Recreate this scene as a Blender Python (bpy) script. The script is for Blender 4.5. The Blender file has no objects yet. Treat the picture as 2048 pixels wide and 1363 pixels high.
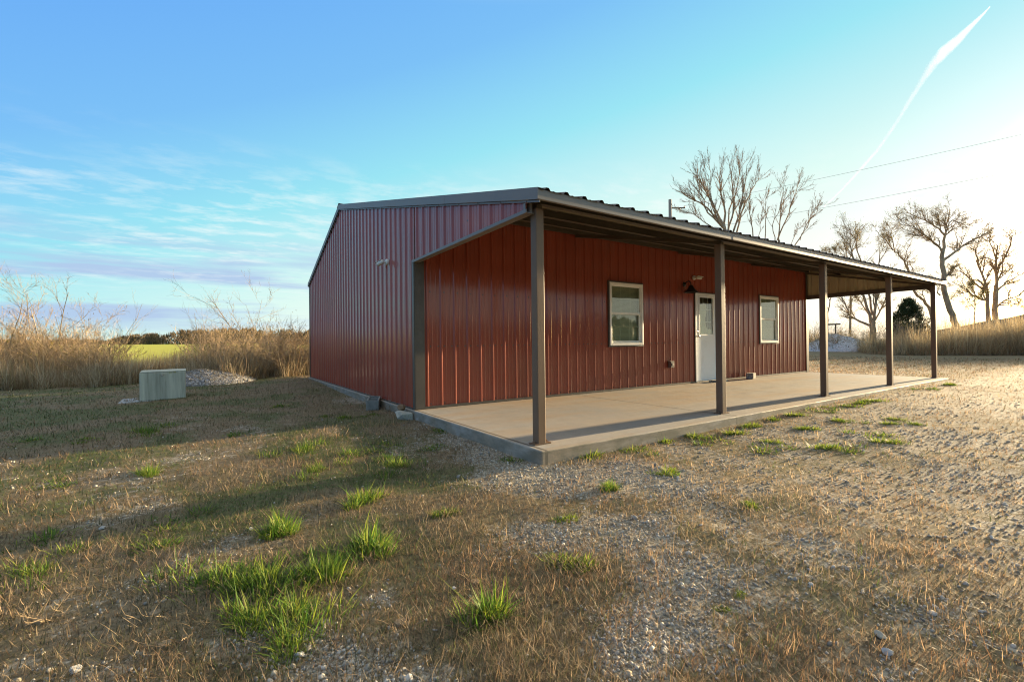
import bpy, bmesh, math, random
import numpy as np
from mathutils import Vector, Matrix
D = bpy.data; SC = bpy.context.scene; COL = SC.collection
R = math.radians
rng = np.random.default_rng(11); random.seed(11)

# ------------------------------------------------------------------ camera
CAM = np.array([-2.5149, -3.3027, 0.9754]); YAW, PITCH, ROLL, FPX = 0.9803, 0.0033, -0.0107, 903.6646
_f = np.array([math.cos(PITCH)*math.cos(YAW), math.cos(PITCH)*math.sin(YAW), math.sin(PITCH)])
_r = np.cross(_f, [0, 0, 1]); _r /= np.linalg.norm(_r); _u = np.cross(_r, _f)
CR = _r*math.cos(ROLL)+_u*math.sin(ROLL); CU = -_r*math.sin(ROLL)+_u*math.cos(ROLL); CF = _f
cam = D.objects.new('camera', D.cameras.new('camera')); COL.objects.link(cam)
cam.data.sensor_width = 36; cam.data.lens = FPX/2048*36; cam.data.clip_start = .05; cam.data.clip_end = 40000
cam.matrix_world = Matrix([[CR[0], CU[0], -CF[0], CAM[0]], [CR[1], CU[1], -CF[1], CAM[1]], [CR[2], CU[2], -CF[2], CAM[2]], [0, 0, 0, 1]])
SC.camera = cam
def at(px, py, depth):                       # a point of the place seen at a photo pixel, at a known distance
    return CAM+(CF+CR*(px-1024)/FPX-CU*(py-681.5)/FPX)*depth
def on(px, py, z):                           # the same on a level surface
    d = CF+CR*(px-1024)/FPX-CU*(py-681.5)/FPX
    return CAM+d*(z-CAM[2])/d[2]

# ------------------------------------------------------------------ sun and sky
SUN_EL, SUN_AZ = 6.3, -1.8                   # degrees; azimuth from +X, the direction of the long wall
sd = Vector((math.cos(R(SUN_EL))*math.cos(R(SUN_AZ)), math.cos(R(SUN_EL))*math.sin(R(SUN_AZ)), math.sin(R(SUN_EL))))
sl = D.lights.new('sun', 'SUN'); sl.energy = 5.0; sl.angle = R(.6); sl.color = (1, .76, .45)
so = D.objects.new('sun', sl); COL.objects.link(so); so.rotation_euler = sd.to_track_quat('Z', 'Y').to_euler()
SC.view_settings.view_transform = 'Standard'; SC.view_settings.look = 'None'; SC.view_settings.gamma = 1
SC.cycles.filter_width = 1.1
SC.view_settings.use_curve_mapping = False; SC.view_settings.exposure = 2.2
W = D.worlds.new('World'); SC.world = W; W.use_nodes = True
wt = W.node_tree; wt.nodes.clear()

class NT:                                    # small node helper
    def __init__(s, nt): s.nt = nt
    def n(s, kind, **kw):
        nd = s.nt.nodes.new(kind); ins = kw.pop('i', {})
        for k, v in kw.items(): setattr(nd, k, v)
        for k, v in ins.items(): s.put(nd.inputs[k], v)
        return nd
    def put(s, sock, v):
        if isinstance(v, bpy.types.NodeSocket): s.nt.links.new(v, sock)
        elif isinstance(v, bpy.types.Node): s.nt.links.new(v.outputs[0], sock)
        else: sock.default_value = v
    def m(s, op, a, b=None, c=None, clamp=False):
        nd = s.nt.nodes.new('ShaderNodeMath'); nd.operation = op; nd.use_clamp = clamp
        for k, v in enumerate((a, b, c)):
            if v is not None: s.put(nd.inputs[k], v)
        return nd.outputs[0]
    def mix(s, fac, a, b, mode='MIX'):
        nd = s.nt.nodes.new('ShaderNodeMix'); nd.data_type = 'RGBA'; nd.blend_type = mode
        s.put(nd.inputs['Factor'], fac)
        for k, v in ((6, a), (7, b)):
            s.put(nd.inputs[k], (*v, 1) if isinstance(v, tuple) and len(v) == 3 else v)
        return nd.outputs[2]
    def ramp(s, fac, stops, interp='LINEAR'):
        nd = s.nt.nodes.new('ShaderNodeValToRGB'); cr = nd.color_ramp; cr.interpolation = interp
        while len(cr.elements) < len(stops): cr.elements.new(.5)
        for e, (p, c) in zip(cr.elements, stops):
            e.position = p; e.color = (c, c, c, 1) if not isinstance(c, tuple) else (*c, 1)
        s.put(nd.inputs[0], fac); return nd.outputs[0]
    def noise(s, vec, scale, detail=3, rough=.55):
        nd = s.n('ShaderNodeTexNoise', i={'Scale': scale, 'Detail': detail, 'Roughness': rough})
        if vec is not None: s.put(nd.inputs['Vector'], vec)
        return nd.outputs['Fac']

w = NT(wt)
sky = w.n('ShaderNodeTexSky', sky_type='NISHITA', sun_disc=False, sun_elevation=R(SUN_EL), sun_rotation=R(90-SUN_AZ),
          altitude=100, air_density=1.0, dust_density=1.0, ozone_density=1.0)
gen = w.n('ShaderNodeTexCoord').outputs['Generated']
sep = w.n('ShaderNodeSeparateXYZ', i={0: gen})
X, Y, Z = sep.outputs
# clear blue away from the sun, pale cyan towards the horizon, the sun's own bright aureole near it
sdot = w.n('ShaderNodeVectorMath', operation='DOT_PRODUCT', i={0: gen, 1: tuple(sd)}).outputs['Value']
zp = w.m('MAXIMUM', Z, 0.)
q = w.m('ADD', w.m('MULTIPLY_ADD', zp, w.m('MULTIPLY_ADD', zp, .209, -1.651), .873), w.m('MULTIPLY', sdot, w.m('MULTIPLY_ADD', sdot, -.116, .549)))
k_ = 1/.2757
blue = w.ramp(w.m('DIVIDE', q, 1.25), [(p_/1.25, tuple(v*k_ for v in c_)) for p_, c_ in ((0., (.150, .43, .94)), (.25, (.205, .54, .94)), (.5, (.33, .80, .91)), (.8, (.75, .98, .91)), (1., (.97, 1.0, .92)), (1.25, (1.22, 1.16, .98)))])
near_sun = w.ramp(sdot, [(.90, .03), (.965, .12), (.995, 1.)], 'EASE')
halo = w.mix(1.0, sky.outputs[0], (1.0, 1.1, 1.45), 'MULTIPLY')
SKYC = w.mix(near_sun, blue, halo)
# added bright veil overhead, out of view, to fill ground and gable with light
SKYC = w.mix(w.ramp(Z, [(.60, 0.), (.80, .8)]), SKYC, (3.9, 3.6, 3.0))
# high wisps: noise on a level sheet far above, seen in perspective
zz = w.m('MAXIMUM', w.m('ADD', Z, .05), .02)
pl = w.n('ShaderNodeCombineXYZ', i={0: w.m('DIVIDE', X, zz), 1: w.m('DIVIDE', Y, zz), 2: 0.0})
mp = w.n('ShaderNodeMapping', i={'Vector': pl, 'Rotation': (0, 0, R(35)), 'Scale': (2.1, 3.3, 1)})
wisp = w.noise(mp.outputs[0], 1.5, 6, .62)
big = w.noise(pl, .42, 2, .5)
wm = w.m('MULTIPLY', w.ramp(wisp, [(.47, 0.), (.70, 1.)]), w.ramp(big, [(.38, 0.), (.56, 1.)]))
wm = w.m('MULTIPLY', wm, w.ramp(Z, [(.06, 0.), (.13, 1.), (.28, 1.), (.37, 0.)]))
# long flat banks low over the horizon
bv = w.n('ShaderNodeCombineXYZ', i={0: w.m('MULTIPLY', X, 1.3), 1: w.m('MULTIPLY', Y, 1.3), 2: w.m('MULTIPLY', Z, 17.)})
bank = w.noise(bv, 1.35, 5, .55)
bm_ = w.m('MULTIPLY', w.ramp(bank, [(.49, 0.), (.62, 1.)]), w.ramp(Z, [(.015, 0.), (.05, 1.), (.15, 1.), (.21, 0.)]))
bm_ = w.m('MULTIPLY', bm_, w.ramp(X, [(.30, 1.), (.75, .15)]))
c1 = w.mix(w.m('MULTIPLY', bm_, .9), SKYC, (1.65, 2.15, 3.05))
c2 = w.mix(w.m('MULTIPLY', wm, .72), c1, (3.35, 3.62, 3.6))
bg = w.n('ShaderNodeBackground', i={'Color': c2, 'Strength': .06})
w.n('ShaderNodeOutputWorld', i={0: bg.outputs[0]})

# ------------------------------------------------------------------ materials
def new_mat(name):
    m = D.materials.new(name); m.use_nodes = True; m.node_tree.nodes.clear(); t = NT(m.node_tree)
    out = t.n('ShaderNodeOutputMaterial'); return m, t, out
def pbr(name, col, rough=.5, metal=0., var=.12, vscale=6., bump=0., bscale=60., spec=.5, stretch=None, dirt=None, coat=0.):
    m, t, out = new_mat(name)
    oc = t.n('ShaderNodeTexCoord').outputs['Object']
    if stretch: oc = t.n('ShaderNodeMapping', i={'Vector': oc, 'Scale': stretch}).outputs[0]
    nz = t.noise(oc, vscale, 5, .6)
    lo = tuple(c*(1-var*1.6) for c in col); hi = tuple(min(1, c*(1+var*1.6)) for c in col)
    c = t.mix(t.ramp(nz, [(.25, 0.), (.75, 1.)]), lo, hi)
    if dirt:
        c = t.mix(t.m('MULTIPLY', t.ramp(t.noise(oc, vscale*2.7, 6, .7), [(.52, 0.), (.75, 1.)]), dirt[1]), c, dirt[0])
    b = t.n('ShaderNodeBsdfPrincipled', i={'Base Color': c, 'Metallic': metal, 'Specular IOR Level': spec, 'Coat Weight': coat, 'Coat Roughness': .13, 'Coat IOR': 1.6})
    t.put(b.inputs['Roughness'], t.ramp(nz, [(.2, max(0, rough-.06)), (.8, min(1, rough+.08))]))
    if bump:
        bn = t.n('ShaderNodeBump', i={'Strength': bump, 'Distance': .02, 'Height': t.noise(oc, bscale, 6, .65)})
        t.put(b.inputs['Normal'], bn.outputs[0])
    t.put(out.inputs[0], b.outputs[0]); return m
def blade_mat(name, gloss=.35, trans=.45):  # leaf material whose colour comes from each blade's own attribute
    m, t, out = new_mat(name)
    a = t.n('ShaderNodeAttribute', attribute_name='tint').outputs['Color']
    b = t.n('ShaderNodeBsdfPrincipled', i={'Base Color': a, 'Roughness': .6, 'Specular IOR Level': gloss})
    tr = t.n('ShaderNodeBsdfTranslucent', i={'Color': a})
    mx = t.n('ShaderNodeMixShader', i={0: trans, 1: b.outputs[0], 2: tr.outputs[0]})
    t.put(out.inputs[0], mx.outputs[0]); return m
def tint_mat(name, rough=.85):
    m, t, out = new_mat(name)
    a = t.n('ShaderNodeAttribute', attribute_name='tint').outputs['Color']
    oc = t.n('ShaderNodeTexCoord').outputs['Object']
    c = t.mix(t.noise(oc, 90., 3), t.mix(1., a, (.7, .7, .7), 'MULTIPLY'), t.mix(1., a, (1.25, 1.25, 1.25), 'MULTIPLY'))
    b = t.n('ShaderNodeBsdfPrincipled', i={'Base Color': c, 'Roughness': .95, 'Specular IOR Level': .08})
    t.put(out.inputs[0], b.outputs[0]); return m

RED = pbr('red_steel', (.315, .062, .030), .50, 0, .12, 1.2, .05, 1.7, .2, (1, 1, .25), ((.25, .10, .055), .4), .68)
BRONZE = pbr('bronze_steel', (.085, .072, .055), .42, 0, .12, 3., .0, 40., .5, None, ((.16, .14, .11), .3))
POST = pbr('brown_steel', (.185, .115, .068), .5, 0, .14, 2.5, .02, 30, .22, (1, 1, .3), ((.22, .17, .12), .35))
TRIM = pbr('grey_brown_trim', (.20, .175, .15), .45, 0, .08, 1.2, .0, 30, .4)
ROOF = pbr('dark_roof_steel', (.075, .058, .045), .5, 0, .12, 1.5, 0, 30, .5)
LINER = pbr('tan_steel_backside', (.21, .165, .10), .55, 0, .1, 1.4, 0, 30, .4)
PANELBACK = pbr('olive_panel_backside', (.46, .40, .25), .55, 0, .1, 1.4, 0, 30, .4)
BEAM = pbr('primed_beam', (.085, .065, .042), .55, 0, .15, 2., 0, 30, .4)
WHITE = pbr('white_vinyl', (.93, .90, .82), .35, 0, .05, 3., 0, 30, .5, None, ((.5, .46, .38), .15))
DOORW = pbr('white_door_paint', (.88, .90, .89), .4, 0, .03, 1.5, 0, 30, .5, None, ((.5, .47, .4), .22))
BLIND = pbr('blind_slats', (.74, .73, .62), .5, 0, .05, 2.)
PAPER = pbr('torn_white_film', (.92, .88, .78), .6, 0, .06, 14., .15, 20.)
STEEL = pbr('satin_nickel', (.35, .33, .30), .3, .9, .1, 9.)
BLACK = pbr('black_enamel', (.018, .016, .014), .4, 0, .2, 6.)
PLASTIC = pbr('white_camera_plastic', (.68, .64, .55), .4, 0, .06, 9.)
RUBBER = pbr('dark_lens', (.02, .02, .022), .2, 0, .1, 9.)
BROWNBOX = pbr('brown_outlet_plastic', (.10, .075, .055), .45, 0, .15, 9.)
BLOCK = pbr('grey_concrete_block', (.25, .245, .21), .9, 0, .2, 7., .5, 55., .2)
VAULT = pbr('streaked_vault_concrete', (.47, .455, .34), .85, 0, .25, 5., .25, 40., .25, (1.6, 1.6, .12), ((.27, .265, .19), .75))
VAULTLID = pbr('vault_lid_concrete', (.38, .38, .36), .85, 0, .18, 5., .25, 40., .25)
STONE = pbr('pale_limestone', (.40, .37, .29), .9, 0, .25, 9., .8, 22., .2, None, ((.20, .21, .09), .6))
RUSTROCK = pbr('brown_rock', (.24, .15, .085), .9, 0, .3, 12., .8, 25., .2)
WOODP = pbr('grey_weathered_wood', (.30, .26, .21), .85, 0, .2, 3., .2, 20, .2, (3, 3, .3))
DARKWOOD = pbr('dark_old_wood', (.10, .075, .05), .85, 0, .2, 3., .2, 20, .2)
WIRE = pbr('weathered_wire', (.16, .16, .16), .6, 0, .05, 3.)
BARK = pbr('grey_brown_bark', (.36, .27, .165), .9, 0, .28, 5., .6, 28., .2, (1, 1, .35))
BARKP = pbr('pale_sapling_bark', (.25, .20, .14), .9, 0, .25, 6., .4, 30., .2, (1, 1, .35))
TWIG = pbr('brown_twigs', (.33, .24, .15), .9, 0, .2, 3., 0, 30, .2)
TWIGP = pbr('straw_brown_twigs', (.26, .195, .12), .9, 0, .25, 3., 0, 30, .2)
BLADE = blade_mat('grass_blades'); BUD = blade_mat('young_leaves', .2, .18); CEDAR = blade_mat('cedar_needles', .2, .06); PEB = tint_mat('gravel_stone')

m, t, out = new_mat('porch_concrete'); CONC = m
oc = t.n('ShaderNodeTexCoord').outputs['Object']
n1 = t.noise(oc, .55, 5, .6); n2 = t.noise(oc, 3.1, 6, .65)
st = t.noise(t.n('ShaderNodeMapping', i={'Vector': oc, 'Scale': (.25, 1.6, 1)}).outputs[0], 1.3, 4, .6)
c = t.mix(t.ramp(n1, [(.35, 0.), (.65, 1.)]), (.40, .345, .265), (.32, .312, .275))
c = t.mix(t.m('MULTIPLY', t.ramp(st, [(.45, 0.), (.66, 1.)]), .7), c, (.38, .265, .15))
c = t.mix(t.m('MULTIPLY', t.ramp(n2, [(.46, 0.), (.72, 1.)]), .45), c, (.20, .175, .135))
jx = t.n('ShaderNodeSeparateXYZ', i={0: oc}).outputs[0]
jd = t.m('ABSOLUTE', t.m('SUBTRACT', t.m('FRACT', t.m('ADD', t.m('DIVIDE', jx, 3.09), .5)), .5))
joint = t.m('LESS_THAN', jd, .005)
c = t.mix(t.m('MULTIPLY', joint, .9), c, (.10, .085, .065))
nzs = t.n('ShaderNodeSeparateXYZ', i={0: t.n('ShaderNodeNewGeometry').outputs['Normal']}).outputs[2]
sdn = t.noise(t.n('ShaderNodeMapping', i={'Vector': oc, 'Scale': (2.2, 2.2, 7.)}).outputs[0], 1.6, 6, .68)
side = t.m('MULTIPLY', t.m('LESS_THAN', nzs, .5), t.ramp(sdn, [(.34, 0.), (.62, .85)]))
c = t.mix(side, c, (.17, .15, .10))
b = t.n('ShaderNodeBsdfPrincipled', i={'Base Color': c, 'Roughness': t.ramp(n2, [(.3, .55), (.7, .8)]), 'Specular IOR Level': .35})
bn = t.n('ShaderNodeBump', i={'Strength': .18, 'Distance': .01, 'Height': t.noise(oc, 45., 6, .7)})
t.put(b.inputs['Normal'], bn.outputs[0]); t.put(out.inputs[0], b.outputs[0])

m, t, out = new_mat('window_glass'); GLASS = m
fc = t.n('ShaderNodeLayerWeight', i={'Blend': .5}).outputs['Facing']
fr = t.m('MULTIPLY_ADD', t.m('POWER', fc, 4.), .75, .07)
gl = t.n('ShaderNodeBsdfGlossy', i={'Color': (.95, .97, .95, 1), 'Roughness': .03})
tp = t.n('ShaderNodeBsdfTransparent', i={'Color': (.84, .87, .80, 1)})
oc = t.n('ShaderNodeTexCoord').outputs['Object']
bn = t.n('ShaderNodeBump', i={'Strength': .06, 'Distance': .01, 'Height': t.noise(oc, 3.5, 2, .5)})
t.put(gl.inputs['Normal'], bn.outputs[0])
mx = t.n('ShaderNodeMixShader', i={0: fr, 1: tp.outputs[0], 2: gl.outputs[0]}); t.put(out.inputs[0], mx.outputs[0])

# ground: gravel, dead grass, thin green and bare dirt by what grows where
m, t, out = new_mat('yard_ground'); GROUND = m
oc = t.n('ShaderNodeTexCoord').outputs['Object']
ag = t.n('ShaderNodeAttribute', attribute_name='gravel').outputs['Fac']
agr = t.n('ShaderNodeAttribute', attribute_name='green').outputs['Fac']
afd = t.n('ShaderNodeAttribute', attribute_name='field').outputs['Fac']
vo = t.n('ShaderNodeTexVoronoi', i={'Vector': oc, 'Scale': 42.}); vo2 = t.n('ShaderNodeTexVoronoi', i={'Vector': oc, 'Scale': 95.})
gv = t.mix(.5, vo.outputs['Color'], vo2.outputs['Color']); gs = t.n('ShaderNodeRGBToBW', i={0: gv}).outputs[0]
gcol = t.ramp(gs, [(.15, (.12, .098, .065)), (.45, (.25, .21, .148)), (.62, (.33, .285, .205)), (.85, (.46, .41, .32))])
fine = t.noise(oc, 26., 6, .7); med = t.noise(oc, 2.3, 5, .6); fib = t.noise(oc, 120., 4, .7)
grass = t.ramp(t.m('ADD', t.m('MULTIPLY', fine, .6), t.m('MULTIPLY', fib, .4)), [(.32, (.07, .054, .033)), (.5, (.185, .14, .083)), (.66, (.32, .245, .15))])
grass = t.mix(t.m('MULTIPLY', t.ramp(med, [(.4, 0.), (.65, 1.)]), .6), grass, t.mix(fib, (.08, .07, .03), (.22, .18, .085)))
grass = t.mix(t.m('MULTIPLY', agr, t.ramp(fine, [(.35, 0.), (.6, 1.)])), grass, t.mix(fib, (.03, .055, .012), (.09, .14, .03)))
gm = t.ramp(t.m('ADD', ag, t.m('MULTIPLY', t.m('SUBTRACT', t.noise(oc, 13., 5, .7), .5), 1.5)), [(.40, 0.), (.62, 1.)])
c = t.mix(gm, grass, gcol)
fld = t.mix(t.noise(oc, .35, 4), (.40, .39, .04), (.50, .46, .07))
c = t.mix(afd, c, fld)
b = t.n('ShaderNodeBsdfPrincipled', i={'Base Color': c, 'Roughness': .95, 'Specular IOR Level': .15})
hh = t.m('ADD', t.m('MULTIPLY', t.m('SUBTRACT', 1., vo.outputs['Distance']), t.m('MULTIPLY', gm, .5)), t.m('MULTIPLY', fine, .7))
bn = t.n('ShaderNodeBump', i={'Strength': .22, 'Distance': .012, 'Height': hh}); t.put(b.inputs['Normal'], bn.outputs[0])
t.put(out.inputs[0], b.outputs[0])
m, t, out = new_mat('heaped_gravel'); HEAP = m
oc = t.n('ShaderNodeTexCoord').outputs['Object']
vo = t.n('ShaderNodeTexVoronoi', i={'Vector': oc, 'Scale': 26.})
gs = t.n('ShaderNodeRGBToBW', i={0: vo.outputs['Color']}).outputs[0]
c = t.ramp(gs, [(.15, (.13, .125, .115)), (.5, (.25, .245, .23)), (.85, (.40, .39, .37))])
b = t.n('ShaderNodeBsdfPrincipled', i={'Base Color': c, 'Roughness': .95, 'Specular IOR Level': .15})
bn = t.n('ShaderNodeBump', i={'Strength': 1., 'Distance': .03, 'Height': t.m('SUBTRACT', 1., vo.outputs['Distance'])}); t.put(b.inputs['Normal'], bn.outputs[0])
t.put(out.inputs[0], b.outputs[0])
HEAP2 = pbr('pale_heaped_gravel', (.48, .47, .45), .95, 0, .3, 16., .9, 30., .15)
SOIL = pbr('mound_soil', (.20, .155, .095), .95, 0, .25, .9, .6, 8., .15)
m, t, out = new_mat('vapour_trail'); TRAIL = m
oc = t.n('ShaderNodeTexCoord').outputs['Object']
lw = t.n('ShaderNodeLayerWeight', i={'Blend': .5})
al = t.m('MULTIPLY', t.ramp(lw.outputs['Facing'], [(.0, .85), (.35, .5), (.8, 0.)]), t.ramp(t.noise(oc, .005, 5, .55), [(.3, .45), (.55, 1.)]))
df = t.n('ShaderNodeBsdfDiffuse', i={'Color': (.62, .64, .68, 1)}); tl = t.n('ShaderNodeBsdfTranslucent', i={'Color': (.55, .64, .78, 1)})
s1 = t.n('ShaderNodeMixShader', i={0: .6, 1: df.outputs[0], 2: tl.outputs[0]})
s2 = t.n('ShaderNodeMixShader', i={0: al, 1: t.n('ShaderNodeBsdfTransparent').outputs[0], 2: s1.outputs[0]}); t.put(out.inputs[0], s2.outputs[0])

# ------------------------------------------------------------------ mesh helpers
class MB:
    def __init__(s): s.v = []; s.f = []; s.mi = []; s.cur = 0; s.screw_slot = 0
    def add(s, vs, fs):
        o = len(s.v); s.v += [tuple(p) for p in vs]; s.f += [tuple(i+o for i in f) for f in fs]; s.mi += [s.cur]*len(fs)
    def box(s, x0, x1, y0, y1, z0, z1, M=None):
        vs = [Vector((x, y, z)) for z in (z0, z1) for y in (y0, y1) for x in (x0, x1)]
        if M is not None: vs = [M @ p for p in vs]
        s.add(vs, [(0, 2, 3, 1), (4, 5, 7, 6), (0, 1, 5, 4), (2, 6, 7, 3), (0, 4, 6, 2), (1, 3, 7, 5)])
    def bar(s, a, b, wd, ht, up=(0, 0, 1)):      # rectangular bar from a to b
        a = Vector(a); b = Vector(b); d = (b-a).normalized(); sx = d.cross(Vector(up)).normalized(); uz = sx.cross(d)
        vs = [p+sx*i*wd/2+uz*j*ht/2 for p in (a, b) for i, j in ((-1, -1), (1, -1), (1, 1), (-1, 1))]
        s.add(vs, [(3, 2, 1, 0), (4, 5, 6, 7), (0, 1, 5, 4), (1, 2, 6, 5), (2, 3, 7, 6), (3, 0, 4, 7)])
    def prism(s, poly, vec):                      # polygon (3d points) swept along a vector
        n = len(poly); vec = Vector(vec); a = [Vector(p) for p in poly]
        s.add(a+[p+vec for p in a], [tuple(range(n))[::-1], tuple(range(n, 2*n))]+[(i, (i+1) % n, n+(i+1) % n, n+i) for i in range(n)])
    def tube(s, pts, rad, k=6, cap=True):
        pts = [Vector(p) for p in pts]; n = len(pts); o = len(s.v); ref = None
        for i, p in enumerate(pts):
            d = (pts[min(i+1, n-1)]-pts[max(i-1, 0)])
            if d.length < 1e-9: d = Vector((0, 0, 1))
            d.normalize()
            if ref is None: ref = d.orthogonal().normalized()
            ref = (ref-d*ref.dot(d))
            ref = ref.normalized() if ref.length > 1e-6 else d.orthogonal().normalized()
            q = d.cross(ref); r = rad[i] if hasattr(rad, '__len__') else rad
            for j in range(k):
                a = 2*math.pi*j/k; s.v.append(tuple(p+ref*r*math.cos(a)+q*r*math.sin(a)))
        for i in range(n-1):
            for j in range(k):
                s.f.append((o+i*k+j, o+i*k+(j+1) % k, o+(i+1)*k+(j+1) % k, o+(i+1)*k+j)); s.mi.append(s.cur)
        if cap:
            s.f.append(tuple(o+j for j in range(k))[::-1]); s.f.append(tuple(o+(n-1)*k+j for j in range(k))); s.mi += [s.cur]*2
    def lathe(s, prof, k=20, M=None):             # (radius, z) profile about z
        M = M or Matrix.Identity(4); o = len(s.v); n = len(prof)
        for r, z in prof:
            for j in range(k):
                a = 2*math.pi*j/k; s.v.append(tuple(M @ Vector((r*math.cos(a), r*math.sin(a), z))))
        for i in range(n-1):
            for j in range(k):
                s.f.append((o+i*k+j, o+i*k+(j+1) % k, o+(i+1)*k+(j+1) % k, o+(i+1)*k+j)); s.mi.append(s.cur)
        s.f.append(tuple(o+j for j in range(k))[::-1]); s.f.append(tuple(o+(n-1)*k+j for j in range(k))); s.mi += [s.cur]*2
    def build(s, name, mats, parent=None, bevel=0, smooth=False, loc=None):
        me = D.meshes.new(name)
        off = Vector(loc) if loc is not None else None
        me.from_pydata(s.v if off is None else [tuple(Vector(p)-off) for p in s.v], [], s.f); me.update()
        for mt in (mats if isinstance(mats, (list, tuple)) else [mats]): me.materials.append(mt)
        if len(me.materials) > 1: me.polygons.foreach_set('material_index', s.mi)
        if smooth: me.polygons.foreach_set('use_smooth', [True]*len(me.polygons))
        o = D.objects.new(name, me); COL.objects.link(o)
        if off is not None: o.location = off
        if parent is not None: o.parent = parent
        if bevel:
            md = o.modifiers.new('edge', 'BEVEL'); md.width = bevel; md.segments = 2; md.limit_method = 'ANGLE'; md.angle_limit = R(40)
        return o
def tag(o, label=None, cat=None, group=None, kind=None):
    for k, v in (('label', label), ('category', cat), ('group', group), ('kind', kind)):
        if v: o[k] = v
    return o
def empty(name, loc, label, cat, group=None):
    o = D.objects.new(name, None); COL.objects.link(o); o.location = loc; o.empty_display_size = .2
    return tag(o, label, cat, group)
def put_under(o, root):                           # parent, keeping world-space mesh coordinates
    o.parent = root; o.location = Vector(o.location)-Vector(root.location); return o
def npmesh(name, V, F, tint, mat, parent=None):   # big mesh from numpy arrays; F all same size
    me = D.meshes.new(name); nv, nf, k = len(V), len(F), F.shape[1]
    me.vertices.add(nv); me.vertices.foreach_set('co', np.ascontiguousarray(V, np.float32).ravel())
    me.loops.add(nf*k); me.loops.foreach_set('vertex_index', np.ascontiguousarray(F, np.int32).ravel())
    me.polygons.add(nf); me.polygons.foreach_set('loop_start', np.arange(0, nf*k, k, dtype=np.int32))
    me.update(calc_edges=True)
    if tint is not None:
        a = me.attributes.new('tint', 'FLOAT_COLOR', 'POINT'); a.data.foreach_set('color', np.c_[tint, np.ones(nv)].astype(np.float32).ravel())
    me.materials.append(mat); me.validate()
    o = D.objects.new(name, me); COL.objects.link(o)
    if parent is not None: o.parent = parent
    return o

# value noise on arrays
_perm = np.random.default_rng(5).random(65536)
def vnoise(x, y, s, seed=0):
    x = np.asarray(x, float)*s+seed*17.3; y = np.asarray(y, float)*s-seed*9.1
    xi = np.floor(x).astype(np.int64); yi = np.floor(y).astype(np.int64); fx = x-xi; fy = y-yi
    fx = fx*fx*(3-2*fx); fy = fy*fy*(3-2*fy)
    h = lambda a, b: _perm[((a*73856093) ^ (b*19349663)) & 65535]
    return (h(xi, yi)*(1-fx)+h(xi+1, yi)*fx)*(1-fy)+(h(xi, yi+1)*(1-fx)+h(xi+1, yi+1)*fx)*fy
def fnoise(x, y, s, oct=4, seed=0):
    t_ = 0; a = 1; n = 0
    for k in range(oct): t_ = t_+a*vnoise(x, y, s*2**k, seed+k); n += a; a *= .55
    return t_/n
def sstep(a, b, x): u = np.clip((x-a)/(b-a), 0, 1); return u*u*(3-2*u)

# ------------------------------------------------------------------ ground
LX, P_, BY = 12.37, 3.008, 11.28                 # building length, porch depth, back wall
def hground(x, y):
    x = np.asarray(x, float); y = np.asarray(y, float)
    z = -.13+.08*sstep(0, 8, x)+.11*sstep(6.5, 11, y)*sstep(-2.2, -.3, x)
    z = z+.035*(fnoise(x, y, .45, 3, 3)-.5)+.022*(1-.75*sstep(-.5, 2, x)*sstep(.5, -.6, y))*(fnoise(x, y, 3.2, 3, 8)-.5)
    z = z-.05*sstep(-2.5, -6, x)*sstep(2, 7, y)
    d = np.hypot(x+2.5, y+3.3)
    z = z+(.0075*np.clip(d-45, 0, 400))*sstep(20, 60, y)*sstep(60, 10, x)
    near = (x > -.12) & (x < LX+.1) & (y > -.15)
    return np.where(near & (y < 12), np.minimum(z, -.045), z)
GRAV = [(.01, 6.0, .5, .8), (0, 2.5, .35, .9), (-.05, 1.43, .4, 1.), (-.1, .56, .4, 1.), (-.35, -.06, .4, 1.), (-.62, -.3, .35, .9), (-.23, -.56, .4, .9), (.34, -.54, .45, .9),
        (.34, -1.05, .3, .8), (-.49, -1.53, .23, 1.1), (-.77, -1.33, .2, .9), (-1.07, -1.25, .25, .8), (-1.08, -2.19, .20, 1.3), (-.66, -2.05, .22, 1.15), (-1.33, -2.25, .14, .9), (-2.31, -1.33, .17, .8),
        (-2.2, -1.67, .22, .9), (-2.45, -.31, .25, .7), (-2.1, -.2, .22, .7), (.2, 5.3, .5, .7), (-2.5, 2.35, .5, .5), (-2.87, .78, .3, .5), (-2.0, -1.9, .25, .8), (-.9, 1.1, .35, .6), (-1.9, -1.35, .15, .6)]
def gravel(x, y):
    x = np.asarray(x, float); y = np.asarray(y, float)
    g = .25*np.ones_like(x)+.75*(fnoise(x, y, 1.1, 4, 21)-.5)+.55*(fnoise(x, y, 4.2, 3, 27)-.5)
    for a, b_, r, k in GRAV: g = g+k*.52*np.exp(-((x-a)**2+(y-b_)**2)/(r*r))
    dr = sstep(-1.6, .9, x)*sstep(-.1, -1.6, y)+sstep(0, 3, x)*sstep(.2, -.9, y)
    g = g+.32*np.clip(dr, 0, 1)
    g = g-.35*sstep(7, 14, np.hypot(x+2.5, y+3.3))*(y > 0)-.35*sstep(18, 28, x)
    return np.clip(g, 0, 1.2)
def greenness(x, y):
    g = sstep(.46, .62, fnoise(x, y, 1.7, 4, 40))*(.25+.75*sstep(.5, -1.5, x)*sstep(-1.4, .3, y))
    return np.clip(g*.85*sstep(.75, .4, gravel(x, y)), 0, 1)
NA, NR = 640, 430
th = np.linspace(0, 2*np.pi, NA, endpoint=False); rr = .25*np.exp(np.linspace(0, math.log(2500/.25), NR))
TH, RR = np.meshgrid(th, rr); gx = (CAM[0]+RR*np.cos(TH)).ravel(); gy = (CAM[1]+RR*np.sin(TH)).ravel()
gz = hground(gx, gy)
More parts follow.
